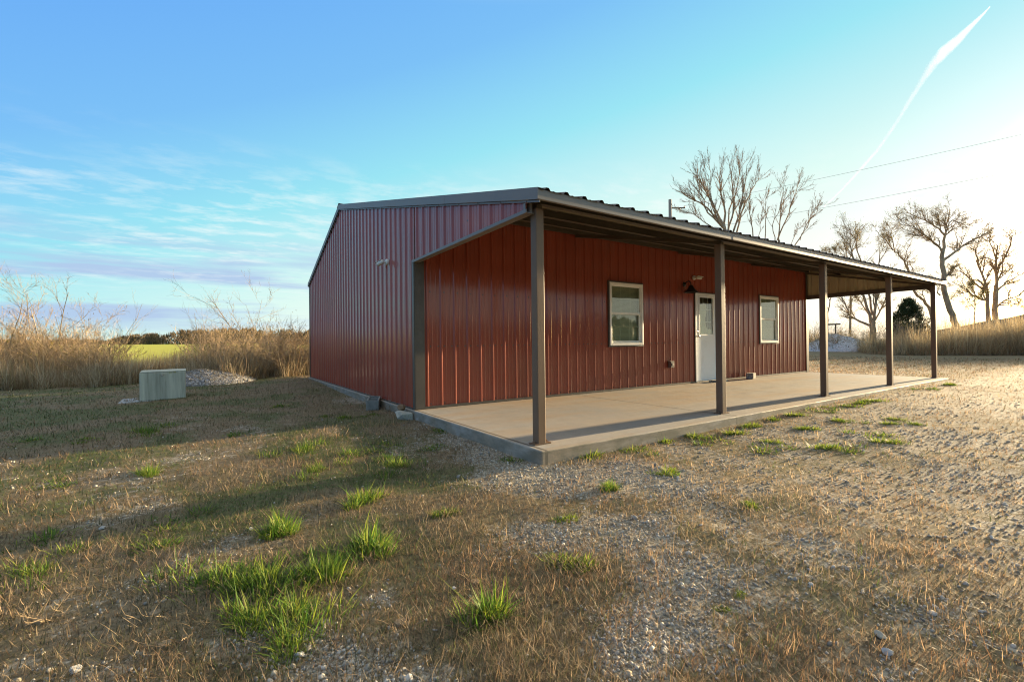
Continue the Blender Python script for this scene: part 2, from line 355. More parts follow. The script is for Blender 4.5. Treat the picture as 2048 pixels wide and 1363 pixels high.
i0 = (np.arange(NR-1)[:, None]*NA+np.arange(NA)[None, :]); j1 = (np.arange(NA)+1) % NA
i1 = (np.arange(NR-1)[:, None]*NA+j1[None, :])
F = np.stack([i0, i1, i1+NA, i0+NA], -1).reshape(-1, 4)
V = np.c_[gx, gy, gz]; cidx = len(V); V = np.r_[V, [[CAM[0], CAM[1], hground(CAM[0], CAM[1])]]]
F = np.r_[F, np.c_[np.full(NA, cidx), j1, np.arange(NA), np.arange(NA)][:, [0, 2, 1, 1]]] if False else F
ground = npmesh('ground', V, F[:, ::1], None, GROUND)
for nm, val in (('gravel', gravel(V[:, 0], V[:, 1])), ('green', greenness(V[:, 0], V[:, 1])),
                ('field', sstep(30, 55, V[:, 1])*sstep(80, 30, V[:, 0]))):
    a = ground.data.attributes.new(nm, 'FLOAT', 'POINT'); a.data.foreach_set('value', val.astype(np.float32))
ground.data.polygons.foreach_set('use_smooth', np.ones(len(ground.data.polygons), bool))
tag(ground, kind='structure')

# ------------------------------------------------------------------ the metal building
B = empty('metal_building', (0, 0, 0), 'red ribbed metal building with an open porch on brown posts along its long side', 'building')
RY, RZ, EZ, EY, BZ, BEY = 7.405, 4.14, 2.36, -.05, 2.80, 11.33
def roofz(y): return RZ+(EZ-RZ)*(RY-y)/(RY-EY) if y <= RY else RZ+(BZ-RZ)*(y-RY)/(BEY-RY)
HW, HP, PY = 2.184, 2.2175, .10                  # porch header height at the wall and at the posts
def headz(y): return HP+(HW-HP)*(y-PY)/(P_-PY)
PITCH_R = .2286
def ribbed(mb, M, u0, u1, zlo, zhi, holes=(), phase=0., h=.019, extra=(), sgn=1, wr=1.):
    prof = [(-.038*wr, 0), (-.014*wr, 1), (.014*wr, 1), (.038*wr, 0)]
    for c in (PITCH_R/3, 2*PITCH_R/3): prof += [(c-.013, 0), (c-.006, .16), (c+.006, .16), (c+.013, 0)]
    st = []
    k0 = math.floor((u0-phase)/PITCH_R)-1; k1 = math.ceil((u1-phase)/PITCH_R)+1
    for k in range(k0, k1+1):
        st += [(phase+k*PITCH_R+du, hh*h) for du, hh in prof]
    us = np.array([a for a, _ in st]); hs = np.array([b for _, b in st])
    U = sorted(set([u for u in us if u0 < u < u1]+[u0, u1]+[e for e in extra if u0 < e < u1]+[e for ho in holes for e in ho[:2] if u0 < e < u1]))
    H = np.interp(U, us, hs)
    for a, b, ha, hb in zip(U[:-1], U[1:], H[:-1], H[1:]):
        if b-a < 1e-5: continue
        mid = (a+b)/2; iv = [None]
        hs_ = sorted([ho for ho in holes if ho[0] < mid < ho[1]], key=lambda q: q[2])
        segs = []; lo = ('f', zlo)
        for ho in hs_: segs.append((lo, ('c', ho[2]))); lo = ('c', ho[3])
        segs.append((lo, ('f', zhi)))
        ev = lambda q, u: q[1](u) if q[0] == 'f' else q[1]
        for s0, s1 in segs:
            pts = [M(a, ha, ev(s0, a)), M(b, hb, ev(s0, b)), M(b, hb, ev(s1, b)), M(a, ha, ev(s1, a))]
            if ev(s1, a)-ev(s0, a) < 1e-4 and ev(s1, b)-ev(s0, b) < 1e-4: continue
            mb.add(pts, [(0, 1, 2, 3)] if sgn > 0 else [(3, 2, 1, 0)])
def screw(mb, p, nrm, r=.006, h=.006):
    r *= 1.45 if r < .0058 else 1
    keep_ = mb.cur; mb.cur = mb.screw_slot
    nrm = Vector(nrm); q = nrm.to_track_quat('Z', 'Y').to_matrix().to_4x4(); q.translation = Vector(p)
    mb.lathe([(r*1.5, 0), (r*1.5, h*.3), (r, h*.35), (r, h)], 6, q); mb.cur = keep_

# gable end walls (near one at x=0, far one at x=LX)
mb = MB(); mb.screw_slot = 1; ph = .117+P_
ribbed(mb, lambda u, h, z: (-h, u, z), .15, BY, lambda u: (headz(u)+.01 if u < P_ else .012), lambda u: roofz(u)-.10, (), ph, .019, (P_, P_+.0001, RY), -1)
for k in range(-13, 37):
    u = ph+k*PITCH_R+.05
    if not .2 < u < BY-.05: continue
    for z in ((.08, .86, 1.62, 2.4, 3.1, 3.6) if k % 2 == 0 else (.08, .86)):
        z2 = z+.0*u
        if z2 < roofz(u)-.2 and (u > P_+.06 or z2 > headz(u)+.06): screw(mb, (0, u, z2), (-1, 0, 0), .0055)
mb.build('gable_wall', [RED, BRONZE], B)
mb = MB()
ribbed(mb, lambda u, h, z: (LX+h, u, z), .15, BY, lambda u: (headz(u)+.01 if u < P_ else .012), lambda u: roofz(u)-.10, (), ph, .019, (P_, P_+.0001, RY), 1)
mb.cur = 1
ribbed(mb, lambda u, h, z: (LX-.024+h*.75, u, z), .15, P_-.03, lambda u: headz(u)+.01, lambda u: roofz(u)-.06, (), ph, .019, (), -1)
mb.build('far_gable_wall', [RED, PANELBACK], B)
# long front wall under the porch and back wall
W1 = (4.005, 4.972, .893, 2.144); W2 = (9.607, 10.574, .893, 2.144); DR = (6.79, 7.70, .01, 2.075)
mb = MB(); mb.screw_slot = 1
ribbed(mb, lambda u, h, z: (u, P_-h, z), .02, LX-.02, lambda u: .012, lambda u: roofz(P_)-.03, (W1, W2, DR), .191, .0165, (), 1, .66)
inside = lambda u, z: any(h[0]-.05 < u < h[1]+.05 and h[2]-.05 < z < h[3]+.05 for h in (W1, W2, DR))
for k in range(0, 53):
    u = .191+k*PITCH_R+.05
    if u > LX-.1: break
    for z in (.07, .93, 1.75):
        if not inside(u, z): screw(mb, (u, P_, z), (0, -1, 0), .0055)
        if z == .93 and not inside(u-.1, z): screw(mb, (u-.1, P_, z), (0, -1, 0), .0055)
mb.build('front_wall', [RED, BRONZE], B)
mb = MB(); ribbed(mb, lambda u, h, z: (u, BY+h, z), .02, LX-.02, lambda u: .012, lambda u: roofz(BY)-.05, (), .191, .019, (), -1); mb.build('back_wall', RED, B)
# foundation slab: porch floor and the strip under the walls
mb = MB(); mb.prism([(-.055, -.09, -.45), (LX, -.09, -.45), (LX, BY+.03, -.45), (-.055, BY+.03, -.45)], (0, 0, .45))
mb.build('foundation_slab', CONC, B, .012)
# roof: front slope runs on over the porch, ribbed sheet with a tan underside
roof = MB()
def slope(mb, ya, yb, h, sg, up=True, lift=0., x0=-.03, x1=LX+.03):
    za, zb = roofz(ya), roofz(yb); L = math.hypot(yb-ya, zb-za); n = Vector((0, -(zb-za)/L, (yb-ya)/L)); n = n if n.z > 0 else -n
    ribbed(mb, lambda u, hh, z: tuple(Vector((u, ya+(yb-ya)*z, za+(zb-za)*z))+n*(hh+lift)), x0, x1, lambda u: 0., lambda u: 1., (), .05, h, (), sg)
slope(roof, EY-.03, RY, .024, 1); slope(roof, RY, BEY, .024, 1)
roof.cur = 1; slope(roof, EY, RY, .004, -1, lift=-.012); slope(roof, RY, BEY, .004, -1, lift=-.012)
roof = roof.build('roof', [ROOF, LINER], B)
mb = MB(); mb.prism([(-.05, RY-.16, roofz(RY-.16)+.028), (-.05, RY, RZ+.045), (-.05, RY+.16, roofz(RY+.16)+.028), (-.05, RY+.16, roofz(RY+.16)+.024), (-.05, RY, RZ+.036), (-.05, RY-.16, roofz(RY-.16)+.024)], (LX+.1, 0, 0))
mb.build('ridge_cap', ROOF, roof)
# rake trims along both gables, in lapped lengths
for sx, xf in ((-1, 0), (1, LX)):
    mb = MB()
    for ya, yb, o in ((EY-.012, 1.9, 0), (1.88, 5.6, .0015), (5.58, RY, 0), (RY, BEY+.01, 0)):
        x_o = xf+sx*(.046+o); x_i = xf+sx*.024
        top = .012
        poly = [(x_o, ya, roofz(ya)-.095), (x_o, yb, roofz(yb)-.095), (x_o, yb, roofz(yb)+top), (x_o, ya, roofz(ya)+top)]
        mb.prism(poly, (-sx*.004, 0, 0))
        mb.prism([(x_o, ya, roofz(ya)+top), (x_o, yb, roofz(yb)+top), (xf-sx*.06, yb, roofz(yb)+top), (xf-sx*.06, ya, roofz(ya)+top)], (0, 0, .004))
        mb.prism([(xf+sx*.021, ya, roofz(ya)-.118), (xf+sx*.021, yb, roofz(yb)-.118), (xf+sx*.021, yb, roofz(yb)-.098), (xf+sx*.021, ya, roofz(ya)-.098)], (sx*.008, 0, 0))
        n = int((yb-ya)/.46)
        for k in range(n): screw(mb, (xf+sx*.029, ya+.2+k*.46, roofz(ya+.2+k*.46)-.108), (sx, 0, 0), .006)
    mb.build('rake_trim', TRIM, roof)
mb = MB()
for xa, xb, o in ((-.05, 3.12, 0), (3.1, 6.2, .0015), (6.18, 9.25, 0), (9.23, LX+.05, .0015)):
    mb.box(xa, xb, EY-.014-o, EY-.008-o, EZ-.088, EZ-.004); mb.box(xa, xb, EY-.014-o, EY+.02, EZ-.092, EZ-.0885)
mb.build('eave_trim', TRIM, roof)
mb = MB(); mb.box(-.05, LX+.05, BEY+.008, BEY+.014, BZ-.09, BZ-.004); mb.build('eave_trim', TRIM, roof)
# trims: corners, wall base, porch headers
for nm, xa, xb, gx_ in (('n', -.012, .138, -1), ('f', LX-.138, LX+.012, 1)):
    mb = MB(); xe = xa if gx_ < 0 else xb
    mb.box(xa, xb, P_-.028, P_-.024, .004, roofz(P_)-.05); mb.box(xe-.002, xe+.002, P_-.0235, P_+.05, .004, HW+.03)
    mb.box(xe-.014*gx_-.002, xe-.014*gx_+.002, P_+.0505, P_+.062, .004, HW)
    if gx_ < 0:
        mb.box(xe-.012, xe-.0025, P_-.024, P_+.05, .004, HW+.02)
    mb.build('corner_trim', BRONZE, B)
for xf, sx in ((0, -1), (LX, 1)):
    mb = MB(); mb.box(xf+sx*.004-.018, xf+sx*.004+.018, BY-.06, BY+.028, .005, roofz(BY)-.05); mb.build('corner_trim', BRONZE, B)
mb = MB(); mb.box(.14, LX-.14, P_-.026, P_-.001, .004, .038); mb.box(-.026, -.001, P_+.065, BY, .004, .022); mb.build('base_trim', BRONZE, B)  # front strip made taller to draw the dark shadow gap along the wall foot
for xf, sx in ((0, -1), (LX, 1)):
    mb = MB(); a = xf+sx*.03; b_ = xf-sx*.06
    mb.prism([(a, .14, headz(.14)-.022), (a, P_+.03, headz(P_)-.022), (a, P_+.03, headz(P_)+.012), (a, .14, headz(.14)+.012)], (-sx*.005, 0, 0))
    mb.prism([(a-sx*.005, .14, headz(.14)-.022), (a-sx*.005, P_-.03, headz(P_)-.022), (b_, P_-.03, headz(P_)-.022), (b_, .14, headz(.14)-.022)], (0, 0, .006))
    mb.prism([(xf-sx*.022, .155, headz(.155)-.015), (xf-sx*.022, P_-.03, headz(P_)-.015), (xf-sx*.022, P_-.03, headz(P_)+.085), (xf-sx*.022, .155, headz(.155)+.085)], (-sx*.03, 0, 0))
    if sx > 0: mb.prism([(xf-.02, .155, headz(.1)-.022), (xf-.02, .155, headz(.1)-.16), (xf-.02, .30, headz(.3)-.022)], (-.004, 0, 0))
    if sx < 0:
        mb.box(a-.001, a+.004, .155, .185, headz(.14)-.02, roofz(.15)-.12)
    mb.build('header_trim', TRIM if sx < 0 else BRONZE, B)
# porch frame: posts with base plates, sloping rafters, long purlins
PX = [.114, 3.15, 6.21, 9.245, 12.185]
for i, px in enumerate(PX):
    y0 = .165-.010*i
    mb = MB(); mb.box(px-.046, px+.046, y0-.046, y0+.046, .006, roofz(y0)-.16)
    post = mb.build('porch_post', POST, B, .006)
    mb = MB(); mb.box(px-.09, px+.105, y0-.052, y0+.052, .0005, .012)
    for q in (-.068, .082):
        for s in (0,): screw(mb, (px+q, y0, .012), (0, 0, 1), .012, .02)
    mb.build('base_plate', POST, post)
    mb = MB(); ya, yb = y0-.04, P_-.03
    mb.prism([(px-.03, ya, roofz(ya)-.16), (px-.03, yb, roofz(yb)-.175), (px-.03, yb, roofz(yb)-.115), (px-.03, ya, roofz(ya)-.115)], (.06, 0, 0))
    mb.build('rafter', BEAM, B)
for y in (.17, 1.15, 2.15):
    mb = MB(); z = roofz(y)-.017; mb.prism([(.03, y-.02, z-.095), (.03, y+.02, z-.095), (.03, y+.02, z+.002), (.03, y-.02, z-.004)], (LX-.06, 0, 0))
    mb.box(.03, LX-.03, y-.05, y-.021, z-.099, z-.094)
    mb.build('purlin', BEAM, B)
mb = MB(); mb.box(.03, LX-.03, P_-.075, P_-.03, roofz(P_)-.14, roofz(P_)-.05); mb.build('ledger_trim', BEAM, B)

# windows
def window(hole):
    x0, x1, z0, z1 = hole; yf = P_-.045
    fr = MB(); fw = .045
    fr.box(x0, x0+fw, yf, P_+.06, z0, z1); fr.box(x1-fw, x1, yf, P_+.06, z0, z1)
    fr.box(x0+fw, x1-fw, yf, P_+.06, z1-fw, z1); fr.box(x0+fw, x1-fw, yf, P_+.06, z0, z0+.05)
    f = fr.build('window', WHITE, B, .004)
    tr = MB(); a = P_-.034                      # dark surround channel
    tr.box(x0-.028, x0-.002, a, P_, z0-.028, z1+.028); tr.box(x1+.002, x1+.022, a, P_, z0-.028, z1+.028)
    tr.box(x0-.002, x1+.002, a, P_, z1+.002, z1+.028); tr.box(x0-.002, x1+.002, a, P_, z0-.028, z0-.002); tr.build('surround', BRONZE, f)
    zm = (z0+z1)/2-.005
    for nm, za, zb, yy in (('upper_sash', zm, z1-fw, P_-.02), ('lower_sash', z0+.05, zm+.035, P_+.006)):
        s = MB(); sw = .032; xa, xb = x0+fw, x1-fw
        s.box(xa, xa+sw, yy, yy+.028, za, zb); s.box(xb-sw, xb, yy, yy+.028, za, zb)
        s.box(xa+sw, xb-sw, yy, yy+.028, zb-sw, zb); s.box(xa+sw, xb-sw, yy, yy+.028, za, za+.042)
        for k in (1, 2):
            xx = xa+sw+(xb-xa-2*sw)*k/3; s.box(xx-.006, xx+.006, yy+.016, yy+.021, za+.042, zb-sw)
        zz_ = (za+.042+zb-sw)/2+.02; s.box(xa+sw, xb-sw, yy+.0155, yy+.0215, zz_-.006, zz_+.006)
        s.build(nm, WHITE, f, .002)
        g = MB(); g.box(xa+sw-.004, xb-sw+.004, yy+.009, yy+.012, za+.038, zb-sw+.004); g.build('pane', GLASS, f)
    bl = MB(); n = int((z1-z0)/.024)
    for k in range(n):
        z = z0+.02+k*.024; M = Matrix.Translation((0, P_+.075, z)) @ Matrix.Rotation(R(62), 4, 'X')
        bl.box(x0+.03, x1-.03, -.0125, .0125, -.0008, .0008, M)
    bl.build('blind', BLIND, f)
    bk = MB(); bk.box(x0-.05, x1+.05, P_+.13, P_+.14, z0-.05, z1+.05); bk.build('dark_backing', BROWNBOX, f)  # dark sheet behind the blind, standing in for the unlit room
window(W1); window(W2)
# door
x0, x1, z0, z1 = DR
mb = MB(); fw = .032
mb.box(x0, x0+fw, P_-.03, P_+.08, z0, z1); mb.box(x1-fw, x1, P_-.03, P_+.08, z0, z1); mb.box(x0+fw, x1-fw, P_-.03, P_+.08, z1-fw, z1)
door = mb.build('door', DOORW, B, .003)
mb = MB(); mb.box(x0-.022, x0-.002, P_-.032, P_, 0.004, z1+.022); mb.box(x1+.002, x1+.022, P_-.032, P_, .004, z1+.022); mb.box(x0-.002, x1+.002, P_-.032, P_, z1+.002, z1+.022); mb.build('door_surround', BRONZE, door)
gx0, gx1, gz0, gz1 = 6.965, 7.50, 1.115, 1.985; yl = P_-.008
mb = MB(); a, b_ = x0+fw+.003, x1-fw-.003
mb.box(a, gx0, yl, yl+.04, .03, z1-fw-.003); mb.box(gx1, b_, yl, yl+.04, .03, z1-fw-.003); mb.box(gx0, gx1, yl, yl+.04, .03, gz0); mb.box(gx0, gx1, yl, yl+.04, gz1, z1-fw-.003)
mb.build('door_leaf', DOORW, door, .002)
mb = MB(); e = .028
mb.box(gx0-e, gx0+.006, yl-.010, yl-.0005, gz0-e, gz1+e); mb.box(gx1-.006, gx1+e, yl-.010, yl-.0005, gz0-e, gz1+e)
mb.box(gx0+.006, gx1-.006, yl-.010, yl-.0005, gz1-.006, gz1+e); mb.box(gx0+.006, gx1-.006, yl-.010, yl-.0005, gz0-e, gz0+.006)
for k in (1, 2):
    xx = gx0+(gx1-gx0)*k/3; mb.box(xx-.007, xx+.007, yl+.017, yl+.021, gz0, gz1)
    zz_ = gz0+(gz1-gz0)*k/3; mb.box(gx0, gx1, yl+.0165, yl+.0215, zz_-.007, zz_+.007)
mb.build('glazing_bead', DOORW, door, .002)
mb = MB(); mb.box(gx0, gx1, yl+.009, yl+.012, gz0, gz1); mb.build('glass_pane', GLASS, door)
mb = MB()
pp = [(6.972, 1.80), (7.05, 1.815), (7.167, 1.835), (7.277, 1.83), (7.29, 1.72), (7.283, 1.63), (7.235, 1.50), (7.229, 1.42), (7.275, 1.275), (7.335, 1.225), (7.40, 1.255), (7.44, 1.22), (7.49, 1.24), (7.492, 1.13), (7.3, 1.118), (7.054, 1.12), (6.99, 1.16), (6.972, 1.272)]
mb.prism([(a_, yl+.023, c_) for a_, c_ in pp], (0, .002, 0)); mb.build('torn_film', PAPER, door)
mb = MB(); mb.box(gx0-.06, gx1+.06, P_+.1, P_+.11, .9, 2.05); mb.build('door_backing', BROWNBOX, door)
mb = MB(); mb.box(x0, x1, P_-.05, P_+.08, .002, .026); mb.build('threshold', STEEL, door, .003)
Mr = lambda x, z: Matrix.Translation((x, yl, z)) @ Matrix.Rotation(R(90), 4, 'X')
mb = MB(); mb.lathe([(.030, 0), (.030, .006), (.024, .012), (.020, .018), (.019, .022)], 16, Mr(6.862, 1.185)); mb.build('deadbolt', STEEL, door, 0, True)
mb = MB(); mb.lathe([(.032, 0), (.031, .007), (.016, .011), (.013, .03), (.020, .036), (.028, .045), (.029, .056), (.020, .066), (.006, .069)], 18, Mr(6.866, 1.075)); mb.build('door_knob', STEEL, door, 0, True)

# ------------------------------------------------------------------ things on and by the walls
def camera_unit(name, label, M, aim):
    r = empty(name, M.translation, label, 'security camera')
    q = M.to_3x3().to_4x4()
    mb = MB(); mb.lathe([(.052, 0), (.052, .022), (.046, .034), (.03, .04)], 20, q); mb.build('mount_base', PLASTIC, r, 0, False)
    d = (q @ Vector((0, 0, 1))); j = d*.085
    mb = MB(); mb.tube([d*.03, d*.06+Vector((0, 0, -.012)), j], [.017, .015, .02], 10); mb.build('bracket', PLASTIC, r, 0, True)
    a = Vector(aim).normalized(); qa = a.to_track_quat('Z', 'Y').to_matrix().to_4x4(); qa.translation = j
    mb = MB(); mb.lathe([(.02, -.02), (.032, -.01), (.036, .02), (.036, .105), (.034, .115)], 20, qa); body = mb.build('camera_body', PLASTIC, r, 0, True)
    qb = qa.copy(); qb.translation = j+a*.115
    mb = MB(); mb.lathe([(.033, 0), (.031, .004), (.013, .0045), (.012, .002)], 20, qb); mb.build('lens', RUBBER, body, 0, True)
    ql = qa.copy(); mb = MB(); mb.box(-.038, .038, .030, .036, .0, .15, ql); mb.build('sun_shield', PLASTIC, body, .002)
    return r
Mx = Matrix.Translation((-.02, 4.13, 2.34)) @ Matrix.Rotation(R(-90), 4, 'Y')
camera_unit('security_camera', 'white bullet security camera high on the red gable end wall', Mx, (-.45, .85, -.28))
Mx = Matrix.Translation((6.745, P_-.02, 2.415)) @ Matrix.Rotation(R(90), 4, 'X')
camera_unit('security_camera', 'small white security camera on the porch wall above the door', Mx, (.9, -.35, -.15))
lp = empty('wall_lamp', (6.39, P_-.02, 2.24), 'black gooseneck barn lamp on the porch wall left of the door', 'wall lamp')
mb = MB(); mb.lathe([(.055, 0), (.055, .012), (.03, .024)], 20, Matrix.Rotation(R(90), 4, 'X')); mb.build('wall_plate', BLACK, lp, 0, True)
mb = MB(); mb.tube([(0, -.02, 0), (0, -.07, .055), (0, -.13, .06), (0, -.17, .02), (0, -.175, -.05)], .012, 10); mb.build('gooseneck', BLACK, lp, 0, True)
mb = MB(); mb.lathe([(.02, -.03), (.045, -.05), (.06, -.09), (.09, -.13), (.15, -.185), (.16, -.195), (.157, -.2), (.145, -.187), (.085, -.137), (.05, -.095), (.03, -.06)], 28, Matrix.Translation((0, -.175, 0))); mb.build('lamp_shade', BLACK, lp, 0, True)
ob = empty('outlet_box', (5.845, P_-.02, .46), 'weatherproof electrical outlet box low on the porch wall between window and door', 'outlet box')
mb = MB(); mb.box(-.06, .06, -.05, 0, -.075, .075); mb.build('box_body', BROWNBOX, ob, .008)
mb = MB(); mb.box(-.055, .055, -.075, -.0505, -.068, .07); mb.box(-.03, .03, -.085, -.0755, -.03, .03); mb.build('cover', BROWNBOX, ob, .008)
sp = MB(); sp.box(-.02, .30, -.09, .09, .0005, .045); sp.box(.31, .5, -.075, .085, .0005, .04)
o = sp.build('step_paver', BLOCK, None, .006); o.location = (7.22, P_-.17, 0); tag(o, 'flat concrete pavers laid as a step at the foot of the white door', 'paver')
def block(name, label, loc, rz, hollow=True, sc=1, matl=BLOCK, wdl=(.39, .19, .19)):
    L_, W_, H_ = wdl; mb = MB(); t_ = .032
    mb.box(-L_/2, L_/2, -W_/2, -W_/2+t_, 0, H_); mb.box(-L_/2, L_/2, W_/2-t_, W_/2, 0, H_)
    for xx in (-L_/2, -t_/2, L_/2-t_): mb.box(xx, xx+t_, -W_/2+t_, W_/2-t_, 0, H_)
    o = mb.build(name, matl, None, .006); o.location = loc; o.rotation_euler = rz; return tag(o, label, 'concrete block')
cb = block('concrete_block', 'grey concrete block leaning at the foot of the red gable wall', (-.20, 4.42, -.17), (R(3), R(-4), R(68)), wdl=(.42, .20, .225))
def rock(name, label, loc, size, seed, mat, rz=0):
    bm = bmesh.new(); bmesh.ops.create_icosphere(bm, subdivisions=3, radius=1); r_ = np.random.default_rng(seed)
    dirs = r_.normal(size=(15, 3)); dirs /= np.linalg.norm(dirs, axis=1)[:, None]; cut = r_.uniform(.52, .9, 15)
    for v in bm.verts:
        n = np.array(v.co)
        for dd, cc in zip(dirs, cut):
            e = n @ dd-cc
            if e > 0: n = n-dd*e*.97
        n = n*(1+.05*math.sin(7*n[0]+seed)*math.cos(6*n[1]))
        v.co = Vector((n[0]*size[0], n[1]*size[1], n[2]*size[2]))
    me = D.meshes.new(name); bm.to_mesh(me); bm.free(); me.materials.append(mat)
    o = D.objects.new(name, me); COL.objects.link(o); o.location = loc; o.rotation_euler = (0, 0, rz); return tag(o, label, 'rock')
rock('rock', 'lichen stained limestone rock beside the corner of the slab', (-.16, 3.08, -.085), (.13, .22, .10), 3, STONE, .2)
rock('rock', 'small rusty brown rock sitting on the limestone rock', (-.14, 3.22, .015), (.065, .075, .06), 7, RUSTROCK, .8)
mb = MB(); mb.box(-.125, .125, -.085, .085, 0, .145); o = mb.build('stone_block', pbr('speckled_block', (.30, .285, .25), .95, 0, .35, 22., .7, 45., .15), None, .014)
o.location = (8.80, 2.80, .002); o.rotation_euler = (0, 0, R(14)); tag(o, 'squarish speckled grey block lying on the porch floor right of the door', 'stone block')

# concrete vault with lid on a pad, out in the grass
vb = empty('concrete_vault', (-3.33, 8.95, -.16), 'streaked grey concrete vault box with a lid standing in the grass', 'concrete vault')
vb.rotation_euler = (0, R(-.4), R(2))
mb = MB(); mb.box(-.385, .385, -.32, .32, .02, .585); mb.build('vault_body', VAULT, vb, .012)
mb = MB(); mb.prism([(-.375, -.312, .586), (.389, -.318, .588), (.389, .32, .602), (-.378, .32, .598)], (0, 0, .026)); lid = mb.build('vault_lid', VAULT, vb, .006)
YEL = pbr('yellow_paint_mark', (.45, .36, .04), .8, 0, .2, 20.)
mb = MB(); mb.box(.10, .15, -.3235, -.3202, .572, .584); mb.build('paint_mark', YEL, lid); mb = MB(); mb.box(.18, .22, -.3235, -.3202, .573, .585); mb.build('paint_mark', YEL, lid)
mb = MB(); mb.tube([(-.03, -.32, .55), (-.03, -.345, .545), (-.01, -.355, .51), (.01, -.345, .545), (.01, -.32, .55)], .008, 6); mb.build('lift_ring', STEEL, vb, 0, True)
mb = MB(); mb.box(-.72, .58, -.40, .5, -.05, .018); mb.build('vault_pad', VAULTLID, vb, .01)

# ------------------------------------------------------------------ heaps
def heap(name, label, cx, cy, rx, ry, h, mat, cat, seed, power=1.0, nst=0, rz=0., z0=None, lumps=.12, ssz=.03):
    n = 90; u = np.linspace(-1.05, 1.05, n); UX, UY = np.meshgrid(u, u); rad = np.hypot(UX, UY)
    prof = np.clip(1-rad, 0, 1)**power; prof = np.where(rad < .25, prof-.5*(.25-rad)**2, prof)
    z = h*prof*(1+lumps*4*(fnoise(UX, UY, 1.6, 4, seed)-.5))+.05*h*(fnoise(UX, UY, 12, 3, seed+3)-.5)*(prof > 0)
    z = np.where(prof <= 0, -.15, z)
    ca, sa = math.cos(rz), math.sin(rz)
    lx, ly = UX*rx, UY*ry; V = np.c_[(lx*ca-ly*sa).ravel(), (lx*sa+ly*ca).ravel(), z.ravel()]
    k = np.arange(n*n).reshape(n, n); F = np.stack([k[:-1, :-1], k[:-1, 1:], k[1:, 1:], k[1:, :-1]], -1).reshape(-1, 4)
    o = npmesh(name, V, F, None, mat); o.location = (cx, cy, hground(cx, cy) if z0 is None else z0)
    o.data.polygons.foreach_set('use_smooth', np.ones(len(F), bool))
    tag(o, label, cat)
    return o, V, prof.ravel()
ICO = bmesh.new(); bmesh.ops.create_icosphere(ICO, subdivisions=1, radius=1)
ICV = np.array([v.co[:] for v in ICO.verts]); ICF = np.array([[v.index for v in f.verts] for f in ICO.faces]); ICO.free()
def stones(name, pos, size, cols, parent=None, seed=1, flat=.7):
    r_ = np.random.default_rng(seed); n = len(pos)
    sc = size[:, None]*r_.uniform(.65, 1.35, (n, 3))*np.array([1, 1, flat]); q = r_.normal(size=(n, 4)); q /= np.linalg.norm(q, axis=1)[:, None]
    V = ICV[None]*r_.uniform(.78, 1.15, (n, 12, 1))*sc[:, None]
    a, bq = q[:, None, :1], q[:, None, 1:]
    V = V+2*np.cross(bq, np.cross(bq, V)+a*V)
    V = V+pos[:, None]
    F = (ICF[None]+12*np.arange(n)[:, None, None]).reshape(-1, 3)
    return npmesh(name, V.reshape(-1, 3), F, np.repeat(cols, 12, 0), PEB, parent)
GREYS = np.array([(.40, .36, .285), (.32, .285, .225), (.45, .41, .335), (.25, .225, .185), (.37, .305, .215), (.31, .295, .265), (.52, .48, .41)])
def heap_stones(o, V, prof, n, sz, seed, tone=1.):
    r_ = np.random.default_rng(seed); pr = prof**.5; k = r_.choice(len(V), n, p=pr/pr.sum())
    pos = V[k]+r_.normal(size=(n, 3))*np.array([.03, .03, .005]); col = .6*GREYS[r_.integers(0, 7, n)]*tone*r_.uniform(.8, 1.15, (n, 1))
    stones('heap_stones', pos, sz*r_.lognormal(0, .35, n), col, o, seed)
o, V_, pr_ = heap('gravel_pile', 'low pale gravel pile at the weeds beside the concrete vault', -2.62, 12.7, 1.35, .9, .41, HEAP, 'gravel pile', 4, .55); heap_stones(o, V_, pr_, 3600, .013, 5)
p = on(1672, 706, -.1)
o, V_, pr_ = heap('gravel_pile', 'blue grey gravel pile beyond the far end of the porch', p[0]+1.0, p[1]+.4, 3.1, 2.3, 1.42, HEAP2, 'gravel pile', 9, .62, rz=.3); heap_stones(o, V_, pr_, 5200, .024, 6, 1.9)
p = at(2150, 640, 38)
heap('dirt_mound', 'large brown dirt mound rising behind the tall dry grass', p[0], p[1], 12.5, 7.0, 3.4, SOIL, 'dirt mound', 15, .6, rz=R(-62), lumps=.14)

# ------------------------------------------------------------------ blades
def blades(name, pos, length, width, yaw, lean, curl, cols, mat=BLADE, parent=None, seg=3, root=.5):
    """pos (n,3); every blade a narrow bent strip; cols (n,3)"""
    n = len(pos); s = np.linspace(0, 1, seg+1)
    dirx = np.stack([np.cos(yaw), np.sin(yaw), 0*yaw], -1); side = np.stack([-np.sin(yaw), np.cos(yaw), 0*yaw], -1)
    ang = lean[:, None]+curl[:, None]*s[None]                 # angle from the vertical along the blade
    ds = length[:, None]/seg
    dx = np.sin(ang)*ds; dz = np.cos(ang)*ds
    hx = np.concatenate([np.zeros((n, 1)), np.cumsum(dx[:, :-1], 1)], 1); hz = np.concatenate([np.zeros((n, 1)), np.cumsum(dz[:, :-1], 1)], 1)
    c = pos[:, None]+dirx[:, None]*hx[..., None]; c[..., 2] += hz
    wv = width[:, None]*(1-.92*s[None]**1.6)*.5
    L_ = c-side[:, None]*wv[..., None]; R_ = c+side[:, None]*wv[..., None]
    V = np.stack([L_, R_], 2).reshape(n, -1, 3); m_ = 2*(seg+1)
    f = np.array([[2*i, 2*i+1, 2*i+3, 2*i+2] for i in range(seg)])
    F = (f[None]+m_*np.arange(n)[:, None, None]).reshape(-1, 4)
    shade = np.linspace(.8, 1.1, seg+1).repeat(2)
    T = (cols[:, None]*np.ones((1, m_, 1))).reshape(-1, 3)
    return npmesh(name, V.reshape(-1, 3), F, T, mat, parent)
